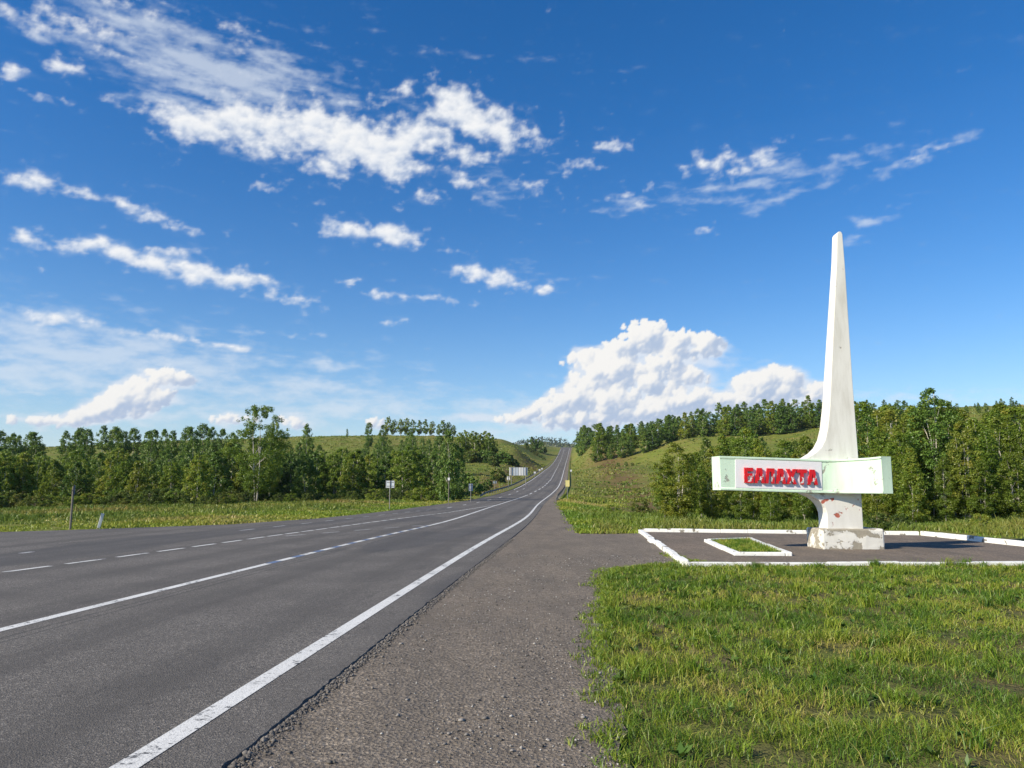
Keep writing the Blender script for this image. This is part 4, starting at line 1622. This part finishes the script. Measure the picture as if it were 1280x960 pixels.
for (u, Y, v, wd, l) in [(382, 205, 530, .75, 'upright dark birch standing clear on the slope behind the birch belt'), (372, 190, 553, 1.0, 'rounded dark tree at the foot of the upright slope birch'),
                         (398, 195, 556, 1.0, 'rounded tree just downhill of the upright slope birch'),
                         (432, 372, 536, .75, 'small lone slender tree alone on the open hilltop meadow'), (460, 320, 528, .9, 'broad round tree next to the hilltop row'),
                         (477, 300, 531, .8, 'tall reddish-green tree under the left end of the hilltop row')]:
    plant('mid_dark', 'birch_tree', l, None, u, Y, v, wide=wd)
for i, u in enumerate((483, 491, 499, 507, 515, 523, 531, 539, 547)):
    plant('far_row', 'birch_tree', 'dark tree in the row along the hilltop with sky under the crowns', 'hilltop row of trees', u, 398 + (i % 2) * 6, (520, 524, 523, 522, 524, 525, 524, 526, 530)[i], wide=1.0)
for u, v in ((553, 525), (560, 527), (566, 531)):
    plant('far_row', 'birch_tree', 'dark tree in the small clump at the right end of the hilltop row', 'clump by the hilltop row', u, 396, v, wide=1.1)
row('mid_dark', 'birch_tree', 'green tree on the slope below the hilltop row', 'trees on the slope below the hilltop', 415, 560, 15, 190, 270, [(415, 560), (440, 556), (470, 545), (500, 540), (530, 538), (560, 545)], 12, .85)
plant('mid', 'birch_tree', 'tall dense dark-footed tree behind the slender pole', None, 561, 100, 538, wide=.62, pick=1)
plant('mid', 'birch_tree', 'second dense tree crowding the tall one behind the slender pole', None, 570, 108, 556, wide=.7, pick=4)
for i, u in enumerate((575, 581, 587, 593, 599, 605, 611, 616)):
    plant('far_row', 'birch_tree', 'light green tree with bare pale trunk in the stand above the shadowed hedge', 'stand of bare-trunked trees', u, 300 + (i % 3) * 7, (540, 537, 540, 538, 541, 538, 540, 545)[i], wide=.95, pick=1)
row('bush_far', 'shrub', 'dark bush in the hedge under the stand of bare-trunked trees', 'hedge on the left slope', 572, 645, 20, 285, 300, [(572, 561), (620, 563), (645, 563)], 4, 1.2, 'shrub')
for (u, Y, v) in ((583, 150, 572), (594, 155, 566), (604, 160, 570), (610, 165, 578), (600, 150, 585), (588, 140, 592), (622, 190, 585)):
    plant('bush_far', 'shrub', 'large dark bush on the slope behind the twin-panel sign', 'bushes behind the twin-panel sign', u, Y, v, wide=.9, cat='shrub')
for (u, Y, v) in ((664, 590, 541), (671, 600, 537), (676, 590, 541)):
    plant('bush_far', 'birch_tree', 'round tree in the little clump alone on the bare hilltop by the road crest', 'clump by the road crest', u, Y, None, 9.0, wide=.8)
row('bush_far', 'shrub', 'low bush in the cutting left of the road near the crest', 'bushes in the cutting near the crest', 655, 682, 8, 500, 560, [(655, 556), (682, 558)], 3, 1.0, 'shrub')
row('bush_far', 'shrub', 'low bush scattered over the left hillside meadow', 'bushes over the left hillside', 290, 620, 18, 230, 400, [(290, 560), (400, 560), (620, 570)], 12, 1.0, 'shrub')

# ---- right hill wood
woodY = lambda u: np.interp(u, [725, 745, 790, 815, 855, 970, 1104, 1280, 1500], [470, 300, 290, 292, 296, 296, 292, 286, 286])
wood_sky = [(722, 535), (735, 530), (750, 528), (765, 531), (775, 530), (800, 523), (830, 520), (860, 512), (890, 506), (905, 499), (925, 502), (945, 500), (975, 497), (1010, 494), (1050, 494), (1075, 501), (1100, 497), (1130, 499), (1150, 504), (1200, 507), (1240, 499), (1280, 494), (1500, 488)]
front_sky = [(740, 548), (760, 545), (780, 540), (800, 534), (850, 516), (900, 503), (1000, 498), (1100, 500), (1500, 492)]
WL, WG = 'dark birch in the dense wood along the crest of the right hill', 'wood on the right hill'
row('far', 'birch_tree', 'dark birch on the front edge of the right hill wood, its foot in the meadow', 'front edge of the right hill wood', 738, 1340, 52, woodY, (0, 8), front_sky, 12, 1.25)
row('far', 'birch_tree', 'dark birch in the depth of the right hill wood behind its front edge', 'depth of the right hill wood', 732, 1340, 46, woodY, (14, 30), wood_sky, 10, 1.25)
row('far', 'birch_tree', WL, WG, 726, 1340, 36, woodY, (40, 75), wood_sky, 7, 1.25)
row('far', 'birch_tree', 'birch on the sloping low end of the right hill wood', 'low end of the right hill wood', 735, 860, 22, woodY, (40, 130), wood_sky, 8, 1.4)
for (u, Y, v) in ((727, 470, 534), (733, 460, 533), (739, 450, 535)):
    plant('far', 'birch_tree', 'rounded tree at the low end of the hill wood nearest the road crest', 'end of the hill wood by the crest', u, Y, v, wide=1.1)
for (u, Y, v) in ((773, 270, 562), (783, 262, 577), (791, 255, 578), (787, 240, 586)):
    plant('bush_far', 'shrub', 'bush standing alone on the meadow below the hill wood', 'bushes below the hill wood', u, Y, v, wide=.8, cat='shrub')
row('bush_far', 'shrub', 'low bush scattered over the right hillside meadow', 'bushes over the right hillside', 850, 1250, 22, 150, 270, [(850, 585), (900, 572), (1250, 555)], 12, 1.0, 'shrub')
row('mid', 'birch_tree', 'green birch on the meadow slope between the grove and the hill wood', 'birches on the slope behind the grove', 880, 1340, 20, 120, 190, [(880, 548), (940, 536), (1000, 546), (1060, 535), (1100, 520), (1200, 515), (1300, 508), (1420, 505)], 14, .9)

# ---- grove behind the paved area
GL, GG = 'slender pale-stemmed birch in the grove close behind the paved area', 'grove behind the paved area'
for (u, Y, v) in [(832, 57, 578), (862, 66, 566), (878, 60, 580), (893, 72, 560), (905, 78, 543), (918, 62, 568), (932, 88, 534), (940, 60, 575), (956, 66, 556), (970, 58, 572), (985, 72, 550), (998, 57, 566),
                  (1010, 80, 545), (1022, 60, 572), (1036, 66, 558), (1050, 62, 560), (1066, 85, 530), (872, 80, 565), (890, 56, 590), (948, 76, 548), (962, 54, 590), (1005, 54, 588), (925, 55, 592), (1040, 56, 585)]:
    plant('near', 'birch_tree', GL, GG, u, Y * .72, v, wide=1.15)
plant('near', 'birch_tree', 'full rounded birch standing at the open end of the grove by the meadow', None, 845, 40, 553, wide=1.35, pick=1)
GL2, GG2 = 'tall birch in the thick grove beyond the shaded kerb', 'grove beyond the shaded kerb'
for (u, Y, v) in [(1078, 84, 502), (1090, 72, 520), (1102, 62, 534), (1112, 78, 512), (1124, 58, 540), (1134, 66, 522), (1146, 80, 508), (1154, 60, 515), (1188, 62, 500), (1200, 70, 520), (1222, 64, 522),
                  (1236, 56, 538), (1248, 72, 512), (1262, 60, 520), (1278, 66, 508), (1290, 58, 530), (1305, 70, 510), (1325, 60, 520), (1095, 54, 565), (1140, 53, 560), (1180, 53, 570), (1225, 52, 575), (1268, 52, 565), (1118, 90, 505), (1210, 90, 512), (1255, 92, 505), (1310, 90, 500)]:
    plant('near' if trnd.random() < .8 else 'near_dark', 'birch_tree', GL2, GG2, u, Y * .72, v, wide=1.15)
plant('near_dark', 'birch_tree', 'tallest full birch topping the grove beyond the shaded kerb', None, 1166, 42, 484, wide=1.05, pick=0)
plant('near', 'birch_tree', 'yellowing narrow birch beside the tallest full birch', None, 1207, 38, 526, wide=.9, pick=4)
row('bush', 'shrub', 'low shrub under the grove behind the paved area', 'shrubs under the grove', 825, 1330, 60, 31.5, 44, [(825, 646), (960, 640), (1420, 630)], 18, 1.1, 'shrub')
plant('bush', 'shrub', 'dark round shrub at the edge of the meadow by the open end of the grove', None, 800, 56, 624, wide=1.0, cat='shrub', pick=0)
plant('bush', 'shrub', 'bright leafy shrub in the long grass left of the grove', None, 766, 60, 630, wide=1.2, cat='shrub', pick=2)

# ---- far ridge beyond the crest, wooded
fr = []
for i in range(90):
    a = -1200 + i * 40
    fr.append(a)
fr = np.array(fr, float)
ridge = 132 + 26 * np.sin(fr / 420.0 + 1.0) + fbm(fr / 160, fr * 0, 4, .5, 77) * 18
V, F = [], []
for i, a in enumerate(fr):
    for (dy_, dz_) in ((-900, -160), (-300, -50), (0, 0), (700, -60)):
        V.append((a + 190, 2600 + dy_, max(5, ridge[i] + dz_) if dz_ > -150 else 5))
for i in range(len(fr) - 1):
    for k in range(3):
        q = i * 4 + k
        F.append((q, q + 4, q + 5, q + 1))
hill = obj('far_hill', mesh('far_hill', V, F), M_ground, None, True)
tag(hill, kind='structure')
rng = np.random.default_rng(9)
n = 2600
fx = rng.uniform(-1100, 2200, n)
fy = rng.uniform(-320, 40, n)
fz = np.interp(fx, fr, ridge) + np.where(fy < 0, fy / 300 * 50, 0)
Ps, tint = [], []
base = np.stack([fx + 190, 2600 + fy, fz], 1)
for k in range(9):
    q = base + rng.normal(size=(n, 3)) * (3.0, 3.0, 3.5)
    q[:, 2] += 8 + k * .9
    Ps.append(q)
    tint.append(rng.uniform(.1, .6, n))
Vq, Fq = leaf_quads(np.concatenate(Ps), 6.0, rng, .2)
fw = obj('forest', leaf_mesh('forest', Vq, Fq, np.concatenate(tint), leaf_shader('dark_ridge_leaves', [(.018, .040, .020), (.030, .058, .026), (.040, .070, .030)], .15, objvar=0.0)))  # darker leaf tones, so the far ridge stands as a dark band
tag(fw, 'dark wooded ridge far off beyond the road crest', 'forest', None, 'stuff')


# ================================================================ grass, weeds, stones
M_grass = leaf_shader('grass_blades', [(.055, .125, .012), (.135, .235, .020), (.270, .330, .034), (.370, .340, .070), (.430, .330, .140)], .30, objvar=0.0)
M_dry = leaf_shader('dry_stems', [(0.088, 0.156, 0.022), (0.164, 0.222, 0.032), (0.258, 0.246, 0.054), (0.302, 0.192, 0.070)], .25, objvar=0.0)
M_weed = leaf_shader('weed_leaves', [(0.041, 0.098, 0.016), (0.075, 0.150, 0.026), (0.123, 0.195, 0.041)], .25, objvar=0.0)


def blades(name, P_, h, w, tint, rng, lean=.45, mat=M_grass, curl=.5):
    """bent three-sided blades standing on the points P_"""
    n = len(P_)
    a = rng.uniform(0, 2 * np.pi, n)
    side = np.stack([np.cos(a), np.sin(a), np.zeros(n)], 1)
    b = rng.uniform(0, 2 * np.pi, n)
    d = np.stack([np.cos(b), np.sin(b), np.zeros(n)], 1) * (rng.uniform(.05, 1.0, n) * lean)[:, None]
    up_ = np.array((0, 0, 1.0))
    mid = P_ + (up_ * .58 + d * .35) * h[:, None]
    tip = P_ + (up_ * (1.0 - curl * .35 * rng.uniform(0, 1, n))[:, None] + d * (.9 + curl)) * h[:, None]
    ws = side * w[:, None] * .5
    V = np.stack([P_ - ws, P_ + ws, mid + ws * .75, mid - ws * .75, tip - ws * .12, tip + ws * .12], 1).reshape(-1, 3)
    k = np.arange(n)[:, None] * 6
    F = np.concatenate([k + np.array([[0, 1, 2, 3]]), k + np.array([[3, 2, 5, 4]])], 0)
    me = np_mesh(name, V, F, 4)
    at_ = me.attributes.new('tint', 'FLOAT', 'POINT')
    at_.data.foreach_set('value', np.repeat(np.clip(tint, 0, 1), 6).astype(np.float32))
    me.materials.append(mat)
    return obj(name, me)


rng = np.random.default_rng(21)
inner = [(float(x), float(yv)) for x, yv in gpoly]
plat_in = [tuple(q) for q in plat_poly]


def free(x, yv):
    return ~in_poly(x, yv, inner) & ~in_poly(x, yv, plat_in) & (x > x_edge(yv) + .2)


# -- the lawn in front, down to single blades
pts_, hh, ww, tt = [], [], [], []
for (ya, yb, dens, wd) in ((3.2, 5.5, 3000, .0048), (5.5, 8, 2200, .006), (8, 11.5, 1500, .008), (11.5, 17.6, 900, .012)):
    area = (yb - ya) * (yb * .78 + 1.5)
    n = int(area * dens)
    yv = rng.uniform(ya, yb, n)
    x = rng.uniform(.1, yb * .78 + 1.5, n)
    ok = free(x, yv) & (x < yv * .78 + 1.2)
    x, yv = x[ok], yv[ok]
    cl = fbm(x * 1.6, yv * 1.6, 4, .55, 201)                  # clumps
    pt = fbm(x * .55 + 9, yv * .55, 3, .5, 202)               # dry and green patches
    fine_ = fbm(x * 5, yv * 5, 2, .5, 203)
    keep = rng.uniform(0, 1, len(x)) < np.clip(.72 + cl * 1.0 + fine_ * .6, .10, 1)
    # grass creeps thinly over the gravel's edge
    x, yv, cl, pt, fine_ = x[keep], yv[keep], cl[keep], pt[keep], fine_[keep]
    h = (.030 + .045 * np.clip(cl + .5, 0, 1.3) + .03 * np.clip(fine_, 0, 1)) * rng.uniform(.5, 1.5, len(x))
    h *= np.where(rng.uniform(0, 1, len(x)) < .03, 1.8, 1.0)
    t_ = .38 + pt * .42 - cl * .22 + rng.normal(0, .15, len(x))
    t_ = np.where(rng.uniform(0, 1, len(x)) < .05, rng.uniform(.7, 1, len(x)), t_)
    pts_.append(np.stack([x, yv, np.full(len(x), -.012)], 1))
    hh.append(h)
    ww.append(np.full(len(x), wd) * rng.uniform(.7, 1.3, len(x)))
    tt.append(t_)
g1 = blades('grass', np.concatenate(pts_), np.concatenate(hh), np.concatenate(ww), np.concatenate(tt), rng, 1.25)
tag(g1, 'short patchy green and yellowing grass growing in front of the paved area', 'grass', None, 'stuff')

# -- thin creeping grass on the gravel along its border
bnd_a = np.array(bnd)
bnd_a = bnd_a[(bnd_a[:, 1] > 3) & (bnd_a[:, 1] < 20)]
n = 650
c0 = bnd_a[rng.integers(0, len(bnd_a), n)] + np.stack([-np.abs(rng.exponential(.09, n)), rng.normal(0, .15, n)], 1)
per_ = 16
cx2 = np.repeat(c0, per_, 0) + rng.normal(0, .035, (n * per_, 2))
okc = (cx2[:, 0] > x_edge(cx2[:, 1]) + .5)
cx2 = cx2[okc]
gc = blades('creeping_grass', np.concatenate([cx2, np.full((len(cx2), 1), .002)], 1), rng.uniform(.02, .075, len(cx2)), .005 + .0005 * cx2[:, 1], rng.normal(.36, .16, len(cx2)), rng, 1.3)
tag(gc, 'thin grass creeping over the edge of the gravel', 'grass', None, 'stuff')

# -- lusher tufts with long blades
n = 330
yv = rng.uniform(3.4, 17, n) ** 1.0
x = rng.uniform(.4, 14, n)
ok = free(x, yv) & (x < yv * .78 + 1.0)
x, yv = x[ok], yv[ok]
m_ = 46
tx = np.repeat(x, m_) + rng.normal(0, .05, len(x) * m_)
ty = np.repeat(yv, m_) + rng.normal(0, .05, len(x) * m_)
sc_ = np.repeat(rng.uniform(.6, 1.35, len(x)), m_)
tn = np.repeat(rng.uniform(.05, .5, len(x)), m_) + rng.normal(0, .08, len(tx))
g2 = blades('grass_tufts', np.stack([tx, ty, tx * 0 - .01], 1), sc_ * rng.uniform(.08, .19, len(tx)), .005 + .0006 * ty, tn, rng, .9)
tag(g2, 'taller bright tufts in the short grass in front of the paved area', 'grass', None, 'stuff')

# -- broad-leaved weeds: flat rosettes
n = 520
yv = 3.3 + 12 * rng.uniform(0, 1, n) ** 1.4
x = rng.uniform(.3, 11, n)
ok = free(x, yv) & (x < yv * .78 + 1.0)
x, yv = x[ok], yv[ok]
V, F, T_ = [], [], []
for cx_, cy_ in zip(x, yv):
    s = rng.uniform(.03, .075)
    tc_ = rng.uniform(0, 1)
    for k in range(rng.integers(5, 10)):
        a = rng.uniform(0, 2 * math.pi)
        L = s * rng.uniform(.7, 1.4)
        dx_, dy_ = math.cos(a), math.sin(a)
        w_ = L * .32
        up1, up2 = rng.uniform(.015, .05), rng.uniform(.01, .07)
        b0 = len(V)
        V += [(cx_, cy_, 0), (cx_ + dx_ * L * .5 - dy_ * w_, cy_ + dy_ * L * .5 + dx_ * w_, up1), (cx_ + dx_ * L, cy_ + dy_ * L, up2), (cx_ + dx_ * L * .5 + dy_ * w_, cy_ + dy_ * L * .5 - dx_ * w_, up1)]
        F.append((b0, b0 + 1, b0 + 2, b0 + 3))
        T_.append(np.clip(tc_ + rng.normal(0, .12), 0, 1))
wd_ = obj('weeds', leaf_mesh('weeds', np.array(V), np.array(F), np.array(T_), M_weed))
tag(wd_, 'low broad-leaved weeds scattered through the grass in front', 'weeds', None, 'stuff')

# -- grass in the flower bed
n = 5200
q = rng.uniform(0, 1, (n, 2))
fa = [np.array(v_) for v_ in fb]
bp = (fa[0] * (1 - q[:, :1]) + fa[1] * q[:, :1]) * (1 - q[:, 1:]) + (fa[3] * (1 - q[:, :1]) + fa[2] * q[:, :1]) * q[:, 1:]
cen_ = np.mean(fa, 0)
bp = cen_ + (bp - cen_) * .88
g3 = blades('bed_grass', np.concatenate([bp, np.full((n, 1), .06)], 1), rng.uniform(.03, .12, n), np.full(n, .012), .35 + fbm(bp[:, 0] * 2, bp[:, 1] * 2, 3, .5, 5) * .6 + rng.normal(0, .12, n), rng, .8)
tag(g3, 'grass filling the low flower bed', 'grass', None, 'stuff')

# -- verges and the long grass round about, as leaning tufts
def verge(name, label, n, fx_, ya, yb, per, hr, wr, mat, tint0, seed, cond, dist_pow=1.0):
    rg = np.random.default_rng(seed)
    yv = ya + (yb - ya) * rg.uniform(0, 1, n) ** dist_pow
    x = fx_(yv, rg)
    ok = cond(x, yv)
    x, yv = x[ok], yv[ok]
    z = terrain(x, yv)
    cl = fbm(x / 5, yv / 5, 4, .55, seed)
    pt = fbm(x / 16, yv / 16, 3, .5, seed + 1)
    keep = rg.uniform(0, 1, len(x)) < np.clip(.75 + cl * .7, .15, 1)
    x, yv, z, cl, pt = x[keep], yv[keep], z[keep], cl[keep], pt[keep]
    m = len(x)
    X2 = np.repeat(x, per) + rg.normal(0, .10, m * per) * (1 + np.repeat(yv, per) / 80)
    Y2 = np.repeat(yv, per) + rg.normal(0, .10, m * per)
    h = np.repeat(rg.uniform(hr[0], hr[1], m) * np.clip(1 + 1.3 * cl, .25, 2.5), per) * rg.uniform(.6, 1.2, m * per)
    w = np.repeat(wr[0] + wr[1] * yv, per)
    t_ = np.repeat(tint0 + pt * .5 + cl * .2, per) + rg.normal(0, .10, m * per)
    o = blades(name, np.stack([X2, Y2, np.repeat(z, per) - .03], 1), h, w, t_, rg, .7, mat)
    tag(o, label, 'grass', None, 'stuff')
    return o


outside = lambda x, yv: (x < x_left(yv) - .15) & (x > -.74 * yv - 8)
verge('verge_grass', 'mown yellow-green grass verge along the far edge of the asphalt', 22000, lambda yv, rg: x_left(yv) - .2 - rg.exponential(7, len(yv)), 20, 110, 5, (.07, .18), (.025, .0009), M_grass, .46, 301, outside, 1.6)
verge('long_grass', 'long wild grass before the wood across the road', 32000, lambda yv, rg: rg.uniform(-.74, -.02, len(yv)) * yv - 4, 36, 112, 5, (.08, .28), (.020, .0009), M_dry, .34, 302, lambda x, yv: (x < x_left(yv) - 7.0) & (x > -.74 * yv - 8), 1.0)
rightc = lambda x, yv: (x > x_edge(yv) + 1.6) & ~in_poly(x, yv, inner) & ~in_poly(x, yv, [(plat_in[0][0] - .3, plat_in[0][1]), (plat_in[1][0] + .4, plat_in[1][1]), (plat_in[2][0] + .4, plat_in[2][1] + .4), (plat_in[3][0] - .2, plat_in[3][1] + .4)])
verge('bank_grass', 'bright green grass on the bank between the gravel and the meadow', 14000, lambda yv, rg: x_edge(yv) + 1.4 + rg.exponential(4.0, len(yv)), 26, 130, 5, (.06, .18), (.022, .0010), M_grass, .36, 303, rightc, 1.5)
verge('long_grass', 'long wild grass in front of the grove behind the paved area', 34000, lambda yv, rg: rg.uniform(.05, .80, len(yv)) * yv + 2, 27, 70, 5, (.06, .30), (.012, .0008), M_dry, .34, 304, lambda x, yv: rightc(x, yv) & ((yv > 31) | (x > 17) | (x < 4)), 1.2)
verge('meadow_grass', 'rough meadow grass over the slopes on both sides of the road', 46000, lambda yv, rg: rg.uniform(-.70, .74, len(yv)) * yv, 105, 440, 4, (.12, .40), (.05, .0014), M_dry, .36, 305, lambda x, yv: ((x < x_left(yv) - 2) | (x > x_edge(yv) + 3)), 1.2)

# -- loose stones on the shoulder
n = 42000
yv = 3.4 + 16 * rng.uniform(0, 1, n) ** 2.0
x = x_edge(yv) + .06 + rng.uniform(0, 1, n) * 4.2
side_w = fbm(x * .7, yv * .5, 3, .5, 210)
ok = in_poly(x, yv, inner) & (rng.uniform(0, 1, n) < np.clip(.45 + side_w * .8 + (x - x_edge(yv) - 1.2) * .22, .08, 1))
x, yv = x[ok], yv[ok]
s = np.clip(rng.lognormal(-5.15, .50, len(x)), .0025, .022)
octv = np.array([(1, 0, 0), (0, 1, 0), (-1, 0, 0), (0, -1, 0), (0, 0, .7), (0, 0, -.7)], float)
octf = np.array([(0, 1, 4), (1, 2, 4), (2, 3, 4), (3, 0, 4), (1, 0, 5), (2, 1, 5), (3, 2, 5), (0, 3, 5)])
m_ = len(x)
Vp = octv[None] * rng.uniform(.6, 1.25, (m_, 6, 3)) * s[:, None, None]
ca, sa_ = np.cos(rng.uniform(0, 6.28, m_)), np.sin(rng.uniform(0, 6.28, m_))
Vp = np.stack([Vp[..., 0] * ca[:, None] - Vp[..., 1] * sa_[:, None], Vp[..., 0] * sa_[:, None] + Vp[..., 1] * ca[:, None], Vp[..., 2]], -1)
Vp += np.stack([x, yv, KF + s * .35], 1)[:, None]
Fp = (octf[None] + np.arange(m_)[:, None, None] * 6).reshape(-1, 3)
me = np_mesh('loose_stones', Vp.reshape(-1, 3), Fp, 3)
a_ = me.attributes.new('tint', 'FLOAT', 'POINT')
a_.data.foreach_set('value', np.repeat(rng.uniform(0, 1, m_), 6).astype(np.float32))
mst, t, p = material('stone', .9, .25)
t.put(p.inputs['Base Color'], t.ramp(t.node('ShaderNodeAttribute', attribute_name='tint').outputs['Fac'], [(0, (.07, .065, .06)), (.5, (.17, .155, .14)), (.85, (.27, .25, .23)), (1, (.48, .46, .43))]))
me.materials.append(mst)
so = obj('loose_stones', me)
tag(so, 'loose grey stones scattered over the gravel shoulder', 'stones', None, 'stuff')

# -- crumbs broken from the asphalt's edge
n = 9000
yv = 3.4 + 22 * rng.uniform(0, 1, n) ** 1.7
x = x_edge(yv) + .02 + np.abs(rng.normal(0, .05, n))
s = np.clip(rng.lognormal(-4.7, .45, n), .003, .03)
Vp = octv[None] * rng.uniform(.6, 1.25, (n, 6, 3)) * s[:, None, None]
Vp += np.stack([x, yv, KF + s * .3], 1)[:, None]
Fp = (octf[None] + np.arange(n)[:, None, None] * 6).reshape(-1, 3)
me = np_mesh('asphalt_crumbs', Vp.reshape(-1, 3), Fp, 3)
a_ = me.attributes.new('tint', 'FLOAT', 'POINT')
a_.data.foreach_set('value', np.repeat(rng.uniform(0, .6, n), 6).astype(np.float32))
me.materials.append(mst)
ac = obj('asphalt_crumbs', me)
tag(ac, 'dark crumbs of asphalt along the broken road edge', 'crumbs', None, 'stuff')

# ================================================================ the air
HAZE = 0.00005
hz_m = bpy.data.materials.new('air')
hz_m.use_nodes = True
ht = NT(hz_m.node_tree)
ht.n.clear()
pv = ht.node('ShaderNodeVolumePrincipled')
pv.inputs['Color'].default_value = (.80, .88, 1.0, 1)
pv.inputs['Density'].default_value = HAZE
ho = ht.node('ShaderNodeOutputMaterial')
ht.l.new(pv.outputs[0], ho.inputs['Volume'])
xs, ys, zs = XX.ravel(), YY.ravel(), ZZ.ravel()
hzo = obj('haze', Geo().box(min(xs.min(), -1500) - 20, max(xs.max(), 2800) + 20, ys.min() - 20, max(ys.max(), 3400) + 20, zs.min() - 1.0, 230.0).mesh('haze'), hz_m)
tag(hzo, 'thin summer haze in the air', 'haze', None, 'stuff')
